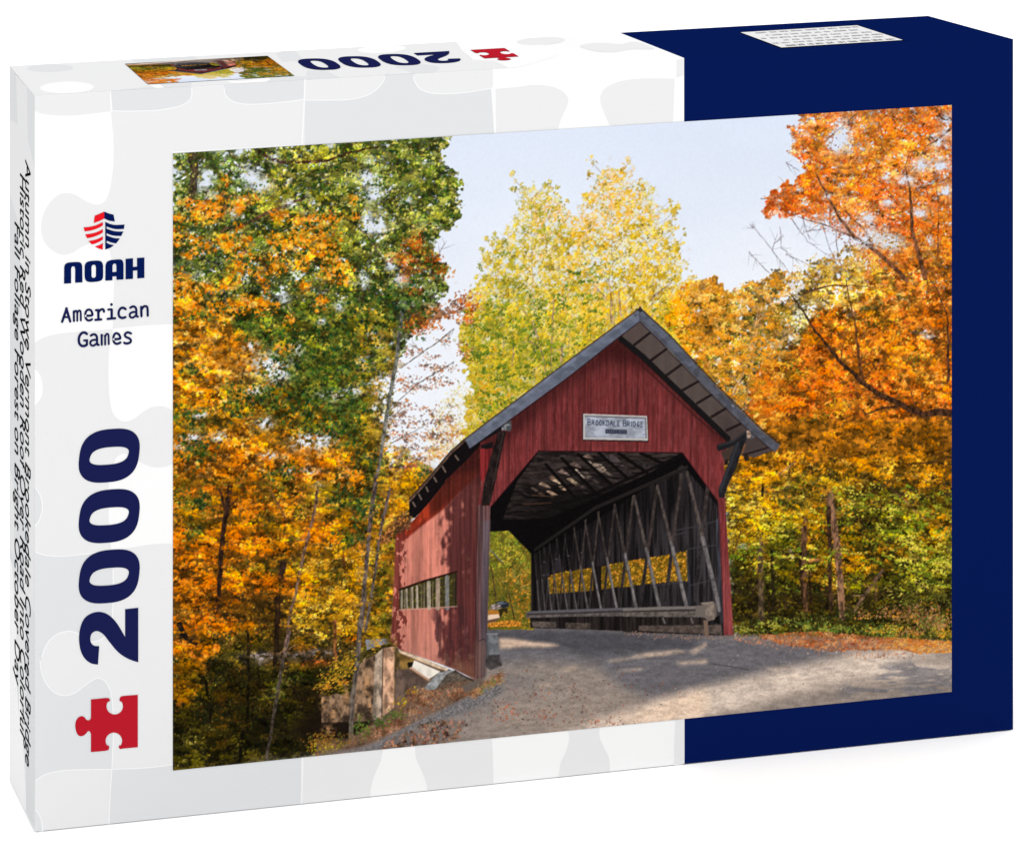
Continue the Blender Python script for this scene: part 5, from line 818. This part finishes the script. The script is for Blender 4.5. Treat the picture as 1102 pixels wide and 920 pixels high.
def ribbon(pts, w, round_end=False):
    L, R = [], []; n = len(pts)
    for i in range(n):
        a, b = pts[max(0, i - 1)], pts[min(n - 1, i + 1)]; dx, dy = b[0] - a[0], b[1] - a[1]; l = math.hypot(dx, dy) or 1
        nx, ny = -dy / l * w / 2, dx / l * w / 2; L.append((pts[i][0] + nx, pts[i][1] + ny)); R.append((pts[i][0] - nx, pts[i][1] - ny))
    if round_end:
        def cap(p, q):
            a0 = math.atan2(p[1] - q[1], p[0] - q[0]); return [(p[0] + math.cos(a0 + t) * w / 2, p[1] + math.sin(a0 + t) * w / 2) for t in (math.pi / 4, 0, -math.pi / 4)]
        return L + cap(pts[-1], pts[-2]) + R[::-1] + cap(pts[0], pts[1])
    return L + R[::-1]
def ell(x, y, rx, ry, n=32, tilt=0.0): return [(x + rx * math.cos(t * 2 * math.pi / n), y + ry * math.sin(t * 2 * math.pi / n) + tilt * rx * math.cos(t * 2 * math.pi / n)) for t in range(n)]

box = bpy.data.objects.new('puzzle_box', None); C.objects.link(box)
box['label'] = 'white and navy jigsaw puzzle box with a red covered bridge picture on its front'; box['category'] = 'puzzle box'

# carton: six card faces and the jigsaw pattern printed on them
K = Sheet()
A, B_, D_, E_ = Vector((0, 0, 0)), Vector((BW, 0, 0)), Vector((BW, 0, BH)), Vector((0, 0, BH))
tlb, trb = on_top(10.2, 71), on_top(998.8, 17)
blb = Vector((tlb.x, tlb.y, 0)); brb = Vector((trb.x, trb.y, 0))
d = ray(10.2, 839); q = CAM + d * (-CAM.z / d.z); blb = Vector((q.x, q.y, 0))
xn = on_front(736.2, 400).x; tn = (560 + 590 / 5.51, 20 + 88 / 5.51); yk = on_top(tn[0], 71 + (tn[0] - 10.2) * (17 - 71) / (998.8 - 10.2))
nb, nt = Vector((xn, 0, 0)), Vector((xn, 0, BH)); s_ = (yk - tlb).dot(trb - tlb) / (trb - tlb).length_squared; nk = tlb.lerp(trb, s_); nkb = blb.lerp(brb, s_)
for f, k in (((A, nb, nt, E_), 'white'), ((nb, B_, D_, nt), 'navy'), ((B_, brb, trb, D_), 'navy'), ((E_, nt, nk, tlb), 'white'), ((nt, D_, trb, nk), 'navy'), ((A, E_, tlb, blb), 'white'), ((A, blb, nkb, nb), 'white'), ((nb, nkb, brb, B_), 'navy'), ((nkb, blb, tlb, nk), 'white'), ((brb, nkb, nk, trb), 'navy')): K.face(f, k)
l1, l2, l3, l4 = 1e-5, 2e-5, 3e-5, 4e-5      # printed layers, never in one plane
FT = lambda x: 102.5 + (x - 37.2) * (42 - 102.5) / (1090.3 - 37.2)       # front top edge
FB = lambda x: 895 + (x - 37.2) * (785 - 895) / (1090.3 - 37.2)          # front bottom edge
BT = lambda x: 71 + (x - 10.2) * (17 - 71) / (998.8 - 10.2)              # back top edge
def edge(fn, a, b, n=8): return [(a + (b - a) * i / n, fn(a + (b - a) * i / n)) for i in range(n + 1)]
F1 = tile(30, 90, 4.381); F2 = tile(30, 300, 4.381); F3 = tile(30, 510, 4.381); F4 = tile(30, 700, 4.381); F5 = tile(180, 760, 3.673); F6 = tile(460, 740, 3.673)
P7 = tile(0, 30, 3.673); P8 = tile(280, 20, 3.673); P9 = tile(560, 20, 5.51)
def fp(pts, k, e=l1): K.poly('front', pts, k, e)
def fl_(pts, w=1.1): K.poly('front', ribbon(pts, w), 'white', l4)
# front, top row
fp(edge(FT, 37.3, 118.6) + sm(F1(389, 60, 391, 130)) + sm(F1(391, 130, 300, 142, 200, 151, 110, 148, 60, 140, 32, 128)), 'pale')
r2 = sm(P7(445, 328, 520, 329, 600, 327, 660, 320, 715, 307, 745, 290, 758, 268, 757, 238))
fp(edge(FT, 119.5, 206) + r2[::-1], 'mid'); fl_([(118.7, 98)] + sm(F1(389, 60, 392, 130))); fl_(r2)
r4 = sm(P7(886, 236, 890, 262, 915, 288, 965, 301, 1030, 301)) + sm(P8(40, 335, 80, 331, 130, 325, 175, 318))
fp(edge(FT, 241.2, 328) + r4[::-1], 'mid')
big = sm(F1(391, 130, 398, 200, 404, 280, 404, 360, 398, 430, 388, 490, 372, 540, 345, 567, 315, 570, 285, 560, 250, 540, 220, 523, 185, 516, 150, 522, 110, 553, 80, 600, 64, 655, 64, 700, 78, 745, 110, 783, 160, 806, 210, 797, 250, 772, 300, 752, 350, 758, 385, 790)) + sm(F1(385, 790, 398, 850, 406, 920))[1:] + sm(F2(405, 60, 402, 150, 400, 236))[1:] + sm(F2(400, 236, 470, 228, 560, 219, 683, 214))
fp(r2[:1] + big[1:] + [(186, 349), (186, 163), (328, 155)] + [(328, 108)] + r4[::-1] + edge(FT, 241.2, 206.5, 2) + r2[::-1], 'pale')
fl_(r4); fl_(r2)
r5 = sm(P8(177, 322, 260, 322, 350, 320, 420, 304, 465, 275, 488, 245, 490, 226)); r5b = sm(P8(607, 226, 610, 245, 630, 276, 665, 292, 720, 297, 800, 293, 860, 284, 920, 274))
fp(edge(FT, 328, 413) + r5[::-1], 'pale'); fp(edge(FT, 445, 530.5) + r5b[::-1], 'pale')
fp(r5 + edge(FT, 413.5, 445, 2) + r5b + P8(928, 460) + [(533, 146), (328, 158)], 'mid')
fl_(r5); fl_(r5b); fl_(P8(177, 240, 172, 380, 165, 500), 1.5); fl_(sm(P8(916, 275, 922, 360, 928, 460)), 1.8)
fp(sm(P8(930, 278, 1000, 272, 1060, 265)) + sm(P9(40, 395, 100, 393, 160, 398, 215, 412, 262, 440, 284, 475, 276, 520, 240, 600, 224, 660)) + [(534, 146)], 'pale')
fp(sm(P9(535, 645, 505, 580, 480, 515, 473, 480, 478, 448, 500, 415, 545, 388, 620, 366, 700, 357, 800, 354, 915, 357)) + sm(P9(915, 357, 910, 500, 903, 640)), 'pale')
fp(P9(927, 245, 970, 238, 970, 335, 955, 342, 925, 350), 'pale')
# front, left column
fp(sm(F2(32, 302, 80, 275, 150, 259, 240, 250, 320, 243, 402, 236)) + sm(F2(402, 236, 388, 300, 381, 380, 380, 460, 384, 550, 396, 620, 418, 655, 455, 674, 500, 660, 545, 627, 590, 604, 640, 602, 683, 622)) + sm(F2(683, 872, 640, 888, 590, 888, 540, 870, 500, 845, 460, 825, 420, 840, 395, 900)) + sm(F3(384, 0, 380, 100, 381, 200, 386, 290, 391, 330)) + sm(F3(391, 358, 320, 370, 240, 381, 150, 388, 90, 384, 32, 366)), 'pale')
fp(sm(F2(32, 425, 50, 442, 64, 472, 70, 515, 62, 560, 32, 600)), 'white', l2)
h2 = sm(F3(32, 62, 50, 85, 65, 122, 68, 165, 55, 215, 32, 248)); fp(h2, 'mid', l2); fl_(h2)
knob = sm(F3(401, 450, 402, 530, 401, 620, 396, 690, 380, 745, 345, 780, 305, 790, 270, 775, 235, 752, 190, 741, 130, 760, 85, 810, 60, 880)) + sm(F4(58, 20, 60, 80, 80, 145, 120, 194, 170, 212, 220, 200, 270, 163, 320, 132, 355, 138, 382, 172, 397, 230, 402, 320, 402, 430, 396, 560))
ln9 = sm(F3(32, 366, 80, 383, 150, 388, 240, 381, 320, 370, 400, 358)); lnb = sm(F4(32, 617, 80, 585, 150, 568, 250, 562, 390, 560, 520, 555, 600, 549, 685, 537))
LB0 = [p_ for p_ in lnb if p_[0] <= 119.2]; LB1 = [p_ for p_ in lnb if p_[0] >= 118.8]
fp(ln9 + knob + LB0[::-1], 'mid')
fp([(121, 592)] + sm(F3(400, 360, 500, 345, 590, 331, 683, 329)) + [(186, 823)] + LB1[::-1] + knob[::-1], 'pale')
fl_(ln9); fl_(knob); fl_(lnb)
# front, bottom row
lb1 = sm(F4(396, 560, 390, 640, 386, 720, 382, 830))
fp(LB0 + lb1 + edge(FB, 117, 37.3), 'pale'); fp(LB1 + [(186, 826), (326, 812)] + F5(530, 205, 529, 300, 527, 390) + edge(FB, 323.5, 117.2) + lb1[::-1], 'mid')
fl_(lb1); c0 = sm(F4(34, 748, 52, 772, 65, 810, 70, 860)); fp(c0 + [(37.3, 893)], 'mid', l2); fl_(c0)
fl_(sm(F5(536, 200, 533, 300, 530, 385)), 1.6)
fp([(325.5, 812)] + F5(852, 172) + sm(F5(850, 185, 842, 220, 820, 270, 806, 320, 803, 360)) + edge(FB, 398.5, 325), 'pale')
fp(sm(F5(978, 160, 985, 210, 1005, 255, 1025, 310, 1026, 345)) + edge(FB, 460, 531) + sm(F6(261, 390, 260, 300, 255, 200)), 'pale')
fp(sm(F6(556, 170, 560, 205, 548, 250, 526, 300, 517, 360)) + edge(FB, 601, 656) + sm(F6(722, 345, 718, 280, 695, 230, 680, 190, 682, 155)), 'pale')
fp(F6(980, 120, 976, 200, 975, 310, 1016, 300, 1016, 115), 'pale')
# top
def tp(pts, k, e=l1): K.poly('top', [(x, max(BT(x), min(y, FT(x)))) if x > 40 else (x, y) for x, y in pts], k, e)
tp(edge(BT, 10.4, 489) + [(502, 55), (509, 65), (533, 66), (547, 74), (529, FT(529))] + edge(FT, 528, 37.3), 'pale')
tp(ell(54, 73.4, 25, 4.2, tilt=-.02), 'mid', l2); tp(ell(72, 94.2, 29, 6.4, tilt=-.02), 'white', l2)
tp([(140, BT(140)), (208, BT(208)), (214, 64), (150, 69)], 'mid', l2)
tp([(119, FT(119)), (121, 97.5), (170, 92), (178, 85), (206, 85), (206, FT(206))], 'mid', l2)
tp([(160, 91.5), (172, 91), (177, 96), (168, 96.4)], 'white', l3); tp(sm([(244, 87.5), (262, 87), (290, 84), (281, 90.5), (262, 91.5)], closed=True), 'white', l3)
tp([(241.5, FT(241.5)), (242, 92), (262, 92), (300, 82), (318, 82), (364, 85), (328, 88), (328, FT(328))], 'mid', l2); tp([(297, 58), (304, BT(304)), (318, BT(318)), (327, 65), (304, 66.5)], 'mid', l2); tp([(330, 76), (351, 76), (366, 85), (330, 87)], 'mid', l2)
tp(ell(411, 53, 26, 4.4, tilt=-.05), 'white', l3); tp(ell(446, 75, 27, 5.5, tilt=-.05), 'mid', l2); tp([(413.5, FT(413.5)), (420, 78), (440, 77), (445, FT(445))], 'mid', l2); tp(sm([(418, 81), (424, 73), (444, 79), (438, 81.5), (428, 82.3)], closed=True), 'pale', l3)
tp([(498, 55), (490, BT(490)), (557, BT(557)), (576, BT(576)), (600, 60), (560, 72), (547, 74), (534, 65.5), (510, 64.5)], 'white', l2)
tp(ell(582, 44.2, 26, 4.2, tilt=-.05), 'pale', l3); tp(sm([(624, 50), (634, 46.8), (652, 46.3), (668, 47.5), (684, 45), (704, 52.5), (680, 53), (662, 56), (640, 55)], closed=True), 'pale', l3)
# left side
def sp_(pts, k, e=l1): K.poly('side', pts, k, e)
sp_([(10.4, 72), (37.1, 103), (37.1, 893), (10.4, 838)], 'pale')
sp_([(29, 94), (37.1, 103.5), (37.1, 180), (30, 150)], 'mid', l2); sp_([(11, 75), (17, 80), (19, 134), (11, 128)], 'mid', l2); sp_([(10.6, 210), (20, 240), (24, 360), (30, 590), (24, 640), (10.6, 600)], 'mid', l2); sp_([(11, 505), (15, 520), (16, 600), (11, 590)], 'pale', l3); sp_([(28, 640), (37, 660), (37, 890), (28, 873)], 'mid', l2); sp_([(11, 700), (20, 720), (21, 830), (24, 862), (11, 836)], 'mid', l2)
K.build('carton', box)

# the big picture and the small one on the lid's edge
def hom(src, dst):
    Am, bm = [], []
    for (x, y), (u, v) in zip(src, dst):
        Am += [[x, y, 1, 0, 0, 0, -u * x, -u * y], [0, 0, 0, x, y, 1, -v * x, -v * y]]; bm += [u, v]
    return np.append(np.linalg.solve(np.array(Am, float), np.array(bm, float)), 1).reshape(3, 3)
def sample(px, py):
    x = np.clip((px - CX0) * SC - .5, 0, CW - 1.001); y = np.clip((py - CY0) * SC - .5, 0, CH - 1.001)
    x0 = x.astype(int); y0 = y.astype(int); fx = (x - x0)[..., None]; fy = (y - y0)[..., None]
    return CAN[y0, x0] * (1 - fx) * (1 - fy) + CAN[y0, x0 + 1] * fx * (1 - fy) + CAN[y0 + 1, x0] * (1 - fx) * fy + CAN[y0 + 1, x0 + 1] * fx * fy
PRINT = [(186.0, 165.0), (1024.0, 112.8), (1024.0, 744.3), (186.0, 829.0)]
HOMO = hom([(0, 0), (1, 0), (1, 1), (0, 1)], PRINT)
def picture(name, nu, nv, corners, parent, soft=0):
    u, v = np.meshgrid(np.linspace(0, 1, nu), np.linspace(0, 1, nv))
    w = HOMO[2, 0] * u + HOMO[2, 1] * v + 1
    px = (HOMO[0, 0] * u + HOMO[0, 1] * v + HOMO[0, 2]) / w; py = (HOMO[1, 0] * u + HOMO[1, 1] * v + HOMO[1, 2]) / w
    if soft:
        col = 0
        for i in range(-soft, soft + 1):
            for j in range(-soft, soft + 1): col = col + sample(px + i * 1.2, py + j * 1.6)
        col = col / (2 * soft + 1) ** 2
    else: col = sample(px, py)
    col = np.where(col <= .04045, col / 12.92, ((col + .055) / 1.055) ** 2.4) / E0
    tl, tr, br_, bl = [np.array(c, float) for c in corners]
    P = (1 - v)[..., None] * ((1 - u)[..., None] * tl + u[..., None] * tr) + v[..., None] * ((1 - u)[..., None] * bl + u[..., None] * br_)
    me = bpy.data.meshes.new(name); n = nu * nv; nf = (nu - 1) * (nv - 1)
    me.vertices.add(n); me.vertices.foreach_set('co', P.reshape(-1).astype(np.float32))
    i0 = (np.arange(nv - 1)[:, None] * nu + np.arange(nu - 1)[None]).reshape(-1)
    loops = np.stack([i0 + nu, i0 + nu + 1, i0 + 1, i0], 1).reshape(-1).astype(np.int32)
    me.loops.add(nf * 4); me.loops.foreach_set('vertex_index', loops)
    me.polygons.add(nf); me.polygons.foreach_set('loop_start', (np.arange(nf) * 4).astype(np.int32)); me.polygons.foreach_set('loop_total', np.full(nf, 4, np.int32))
    at = me.color_attributes.new('ink', 'FLOAT_COLOR', 'POINT')
    at.data.foreach_set('color', np.concatenate([col.reshape(-1, 3), np.ones((n, 1))], 1).astype(np.float32).reshape(-1))
    me.update(calc_edges=True); me.materials.append(M['print'])
    o = bpy.data.objects.new(name, me); C.objects.link(o); o.parent = parent; return o
e = 2.4e-4
picture('front_picture', 1060, 830, [on_front(x, y, e) for x, y in PRINT], box)['label'] = 'printed photograph of a red covered bridge under orange and gold autumn trees'
picture('thumbnail_picture', 330, 200, [on_top(317.2, 82, e), on_top(159, 91, e), on_top(134.3, 69, e), on_top(287.7, 60.5, e)], box, 1)['label'] = 'small upside down print of the covered bridge picture on the top face'

# emblem, brand, tag line
e = 2.2e-4
G3 = tile(85, 222, 18.4); S = Sheet()
for r in (G3(310, 185, 400, 150, 497, 105, 497, 240, 400, 290, 290, 328), sm(G3(90, 415, 200, 405, 330, 375, 472, 310), 4) + sm(G3(472, 375, 380, 428, 240, 475, 110, 495), 4), sm(G3(122, 555, 240, 538, 360, 505, 472, 448), 4) + sm(G3(472, 515, 400, 558, 280, 605, 160, 630), 4), sm(G3(185, 685, 290, 668, 390, 635, 472, 590), 4) + sm(G3(472, 655, 400, 698, 320, 735, 255, 752), 4), G3(310, 795, 400, 765, 472, 725, 472, 855, 400, 838)):
    S.poly('front', r, 'bright_red', e)
S.poly('front', G3(498, 105, 585, 140, 683, 165, 708, 300, 590, 280, 498, 240), 'navy', e)
S.poly('front', sm(G3(518, 302, 600, 343, 720, 368, 900, 360), 4) + sm(G3(888, 445, 740, 450, 640, 432, 545, 398), 4) + sm(G3(545, 440, 640, 475, 740, 496, 878, 497), 4) + sm(G3(835, 585, 720, 582, 620, 562, 545, 530), 4) + sm(G3(545, 575, 640, 612, 720, 630, 808, 635), 4) + sm(G3(735, 732, 650, 718, 545, 680), 4) + sm(G3(545, 718, 600, 748, 690, 768), 4) + G3(620, 818, 518, 855), 'navy', e)
S.build('emblem', box)['label'] = 'ship bow emblem in red and navy stripes'
G1 = tile(60, 265, 10.02); S = Sheet()
S.poly('front', G1(88, 402, 90, 225) + sm(G1(90, 225, 100, 195, 130, 177, 190, 170, 250, 170, 275, 185, 285, 215)) + G1(287, 388, 208, 392) + sm(G1(208, 240, 201, 221, 186, 215, 171, 223, 165, 245)) + G1(165, 398), 'navy', e)
S.rings('front', [sm(G1(310, 270, 311, 212, 325, 178, 360, 161, 410, 155, 455, 154, 490, 164, 508, 197, 510, 260, 509, 330, 494, 363, 455, 378, 410, 383, 365, 384, 328, 371, 312, 335), 4, True), sm(G1(385, 270, 385, 222, 394, 203, 410, 198, 425, 205, 432, 225, 432, 270, 432, 315, 425, 332, 408, 340, 392, 335, 385, 318), 4, True)], 'navy', e)
S.rings('front', [G1(533, 370) + sm(G1(535, 205, 548, 172, 580, 152, 640, 143, 700, 142, 722, 160, 730, 192)) + G1(730, 356, 655, 361, 653, 322, 611, 325, 611, 366), sm(G1(611, 210, 619, 191, 632, 185, 646, 190, 653, 208)) + G1(653, 275, 611, 278)], 'navy', e)
S.poly('front', G1(752, 135, 832, 128, 832, 222, 875, 218, 875, 125, 955, 120, 955, 340, 878, 345, 878, 258, 832, 262, 832, 350, 752, 355), 'navy', e)
S.build('brand_lettering', box)
G2 = tile(60, 315, 10.02); S = Sheet(); kk = [0]
def st(w, *c, smooth=True):
    p = G2(*c); p = sm(p, 5) if smooth and len(p) > 2 else p
    kk[0] += 1; S.poly('front', ribbon(p, w * 1.22 / 10.02, True), 'navy2', e + kk[0] * 2e-6)
st(22, 68, 312, 117, 168); st(22, 113, 168, 155, 309); st(17, 88, 265, 138, 260)
st(19, 193, 200, 195, 304); st(17, 195, 218, 208, 197, 222, 197, 230, 218, 231, 302); st(17, 232, 216, 246, 193, 260, 193, 268, 212, 270, 298)
st(20, 320, 248, 390, 242, 391, 215, 378, 189, 352, 181, 327, 199, 317, 238, 323, 274, 345, 296, 370, 296, 390, 285)
st(20, 432, 187, 457, 185, smooth=False); st(22, 457, 190, 460, 286, smooth=False); st(20, 426, 292, 490, 287, smooth=False); st(20, 459, 214, 475, 188, 498, 177, 514, 182, 519, 204)
st(19, 565, 181, 602, 177, smooth=False); st(22, 602, 180, 602, 276, smooth=False); st(20, 558, 281, 640, 274, smooth=False); S.poly('front', [(60 + (600 + 15 * math.cos(t * .5236)) / 10.02, 315 + (126 + 16 * math.sin(t * .5236)) / 10.02) for t in range(12)], 'navy2', e + 1e-6)
st(21, 752, 176, 728, 161, 698, 169, 679, 200, 678, 236, 692, 262, 720, 271, 750, 262)
st(20, 802, 161, 830, 147, 855, 154, 867, 182, 868, 228, 872, 252, 884, 256); st(18, 866, 206, 830, 208, 803, 221, 796, 244, 808, 264, 834, 266, 866, 240)
st(21, 920, 152, 923, 252, smooth=False); st(20, 923, 184, 942, 153, 968, 144, 987, 162, 991, 246)
st(22, 335, 443, 310, 428, 282, 433, 257, 462, 247, 506, 256, 549, 280, 571, 310, 572, 335, 558); st(20, 335, 556, 335, 512, smooth=False); st(18, 338, 511, 304, 514, smooth=False)
st(20, 377, 461, 405, 447, 430, 454, 443, 482, 444, 528, 448, 556, 461, 561); st(18, 442, 506, 405, 508, 379, 520, 371, 544, 385, 566, 411, 568, 443, 542)
st(19, 493, 452, 495, 560); st(17, 495, 470, 508, 448, 522, 448, 530, 470, 531, 557); st(17, 532, 468, 546, 444, 560, 444, 568, 464, 570, 553)
st(20, 622, 500, 690, 494, 690, 467, 676, 445, 650, 435, 629, 452, 619, 490, 626, 528, 648, 548, 672, 547, 696, 535)
st(20, 810, 438, 782, 426, 755, 434, 744, 455, 757, 476, 790, 490, 808, 509, 804, 531, 780, 544, 752, 545, 736, 537)
S.build('tagline_lettering', box)

# piece count and jigsaw symbol, on the front (reading upwards) and on the top (upside down)
def sup(cx, cy, u, v, ex, n=48):
    out = []
    for i in range(n):
        t = 2 * math.pi * i / n; c_, s_ = math.cos(t), math.sin(t); c_ = math.copysign(abs(c_) ** (2 / ex), c_); s_ = math.copysign(abs(s_) ** (2 / ex), s_)
        out.append((cx + u[0] * c_ + v[0] * s_, cy + u[1] * c_ + v[1] * s_))
    return out
two = F3(458, 637, 520, 630, 520, 887) + sm(F3(520, 887, 485, 876, 450, 858, 418, 832, 385, 792, 358, 758, 335, 742, 316, 741, 300, 753, 294, 775, 298, 796, 312, 809, 336, 811)) + F3(330, 898) + sm(F3(330, 898, 298, 892, 268, 869, 248, 830, 241, 780, 245, 732, 260, 690, 285, 664, 325, 650, 362, 655, 395, 676, 425, 712, 458, 768))
zeros = [[sup(117.42, y, (32.4, -2.4), (-3.2, 28.8), 2.7), sup(117.42, y + .2, (20.5, -1.4), (-3.2, 9.6), 2.7)] for y in (490.2, 555.2, 620.1)]
def arc(cx, cy, r, a0, a1, n=14): return [(cx + r * math.cos(math.radians(a0 + (a1 - a0) * i / n)), cy + r * math.sin(math.radians(a0 + (a1 - a0) * i / n))) for i in range(n + 1)]
sym = [(297, 230), (368, 223), (382, 224), (387, 232), (384, 240)] + arc(409, 262, 39, 213, -33) + [(433, 238), (431, 228), (438, 216), (452, 213), (518, 208), (518, 455), (452, 461), (434, 464), (428, 456), (430, 446)] + arc(405, 425, 39, 35, -215, 16) + [(378, 445), (384, 455), (380, 468), (366, 472), (297, 478), (297, 392), (292, 381), (284, 378)] + sm([(284, 378), (276, 388), (265, 398), (250, 403), (235, 396), (226, 375), (223, 350), (229, 326), (242, 312), (256, 309), (267, 315), (276, 327)]) + [(286, 329), (294, 324), (297, 314)]
sym = [(30 + x / 4.381, 700 + y / 4.381) for x, y in sym]
za = on_front(117, 808).z; zb = on_front(117, 461).z; xa = on_front(81, 640).x; xb = on_front(150, 640).x
tr_, tl_ = on_top(556.6, 59.8), on_top(323.4, 70); yb, yf = on_top(338, 63.2).y, on_top(352, 75.4).y
def onto_top(x, y, ee):
    p = on_front(x, y); t = (p.z - za) / (zb - za); h = (p.x - xa) / (xb - xa)     # along the line, and down from letter tops
    fx = tr_.x + (tl_.x - tr_.x) * t; x8 = (on_front(85, 640).x - xa) / (xb - xa)
    return Vector((fx, yf + (yb - yf) * (h - x8) / (1 - x8), BH + ee))
for to, nm in ((None, 'reading upwards on the front'), (onto_top, 'upside down on the top face')):
    S = Sheet(); S.rings('front', [two], 'navy2', e, to)
    for z in zeros: S.rings('front', z, 'navy2', e, to)
    S.build('piece_count_number', box)['label'] = 'indigo piece count 2000 ' + nm
    S = Sheet(); S.rings('front', [sym], 'red', e, to); S.build('jigsaw_symbol', box)['label'] = 'crimson jigsaw piece symbol before the number ' + nm

# title on the left side, three lines reading downwards
S = Sheet()
def text_line(s, x, y0, y1, hgt, k, e0):
    cu = bpy.data.curves.new('tmp', 'FONT'); cu.body = s; cu.size = 1.0; cu.space_character = 1.0
    ob = bpy.data.objects.new('tmp', cu); C.objects.link(ob); dg = bpy.context.evaluated_depsgraph_get()
    me = bpy.data.meshes.new_from_object(ob.evaluated_get(dg)); xs = [v.co.x for v in me.vertices]; w0, w1 = min(xs), max(xs)
    a, b = on_side(x, y0), on_side(x, y1); n = len(S.v)
    for v in me.vertices:
        t = (v.co.x - w0) / (w1 - w0); p = a.lerp(b, t); up = v.co.y * hgt           # letter tops point to the front edge
        S.v.append((p.x - SIDE_K * up - e0, p.y - up, p.z))
    for f in me.polygons: S.f.append([n + i for i in f.vertices]); S.mi.append(S.slot(k))
    bpy.data.objects.remove(ob); bpy.data.curves.remove(cu); bpy.data.meshes.remove(me)
text_line('Autumn in Stowe Vermont Brookedale Covered Bridge', 27.6, 171, 820, .0195, 'black', 2.2e-4)
text_line('Historic Red Wooden Roof Over Road Into Colorful', 22.0, 186, 786, .0195, 'black', 2.3e-4)
text_line('Fall Foliage Forest on Bright October Day', 16.2, 238, 732, .0195, 'black', 2.4e-4)
S.build('title_lettering', box)

# information label on the navy top, its small print upside down
S = Sheet(); LC = [(797, 35.2), (922.3, 27.6), (971.6, 43.4), (841, 51.5)]
S.poly('top', [(795.5, 35.0), (923, 26.9), (974.5, 43.6), (840.5, 52.3)], 'black', 1.4e-4); S.poly('top', LC, 'label', 1.9e-4)
lab = S.build('information_label', box); S = Sheet(); rr = np.random.RandomState(5)
q = [on_top(x, y, 2.5e-4) for x, y in LC]
def lpt(u, v): return q[0].lerp(q[1], u).lerp(q[3].lerp(q[2], u), v)
for i, (v0, ua, ub) in enumerate(((.09, .10, .97), (.26, .12, .90), (.43, .03, .95), (.59, .14, .98), (.74, .02, .93), (.90, .05, .96))):
    bold = i == 5; u = ub; hh = .10 if bold else .07
    while u > ua:
        wl_ = rr.uniform(.03, .10); u1 = max(ua, u - wl_)
        while u > u1:
            a = rr.uniform(.35, 1.0); w_ = rr.uniform(.004, .009) * (1.3 if bold else 1)
            kd = rr.randint(3); va, vb = v0 - hh * .5 * a, v0 + hh * .5
            S.face([lpt(u, va), lpt(u - w_ * .6, va), lpt(u - w_ * .6, vb), lpt(u, vb)], 'black' if bold else 'type')
            if kd: S.face([lpt(u - w_ * .6, vb - hh * .25), lpt(u - w_ * 1.2, vb - hh * .25), lpt(u - w_ * 1.2, vb), lpt(u - w_ * .6, vb)], 'black' if bold else 'type')
            u -= w_ * 1.7
        u -= rr.uniform(.012, .03)
S.build('label_lettering', lab)

# ---------------------------------------------------------------- white table, studio light, camera
fm = material('white_sweep', (.95, .95, .95), rough=.8, grain=.004)
me = bpy.data.meshes.new('table_surface'); me.from_pydata([(-14, -10, -.0004), (14, -10, -.0004), (14, 18, -.0004), (-14, 18, -.0004)], [], [(0, 1, 2, 3)]); me.materials.append(fm)
fo_ = bpy.data.objects.new('table_surface', me); C.objects.link(fo_); fo_['kind'] = 'structure'

w = bpy.data.worlds.new('World'); bpy.context.scene.world = w; w.use_nodes = True
w.node_tree.nodes['Background'].inputs['Color'].default_value = (1, 1, 1, 1); w.node_tree.nodes['Background'].inputs['Strength'].default_value = 1.35
def lamp(name, loc, tgt, size, power):
    l = bpy.data.lights.new(name, 'AREA'); l.shape = 'DISK'; l.size = size; l.energy = power
    o = bpy.data.objects.new(name, l); C.objects.link(o); o.location = loc
    o.rotation_euler = (Vector(tgt) - Vector(loc)).to_track_quat('-Z', 'Y').to_euler(); return o
lamp('softbox', (-.2, -3.6, 4.2), (.2, 0, .1), 2.2, 86)

cd = bpy.data.cameras.new('camera'); cam = bpy.data.objects.new('camera', cd); C.objects.link(cam)
cam.location = CAM; cam.rotation_euler = (math.pi / 2, 0, -YAW); cd.sensor_width = 36; cd.sensor_fit = 'HORIZONTAL'; cd.lens = FPX / 1024 * 36; cd.shift_y = SHY; cd.clip_end = 100; cd.clip_start = .05
sc = bpy.context.scene; sc.camera = cam
sc.view_settings.view_transform = 'Standard'; sc.view_settings.look = 'None'; sc.view_settings.exposure = 0; sc.view_settings.gamma = 1
sc.render.resolution_x, sc.render.resolution_y = 1024, 854
sc.cycles.use_denoising = True
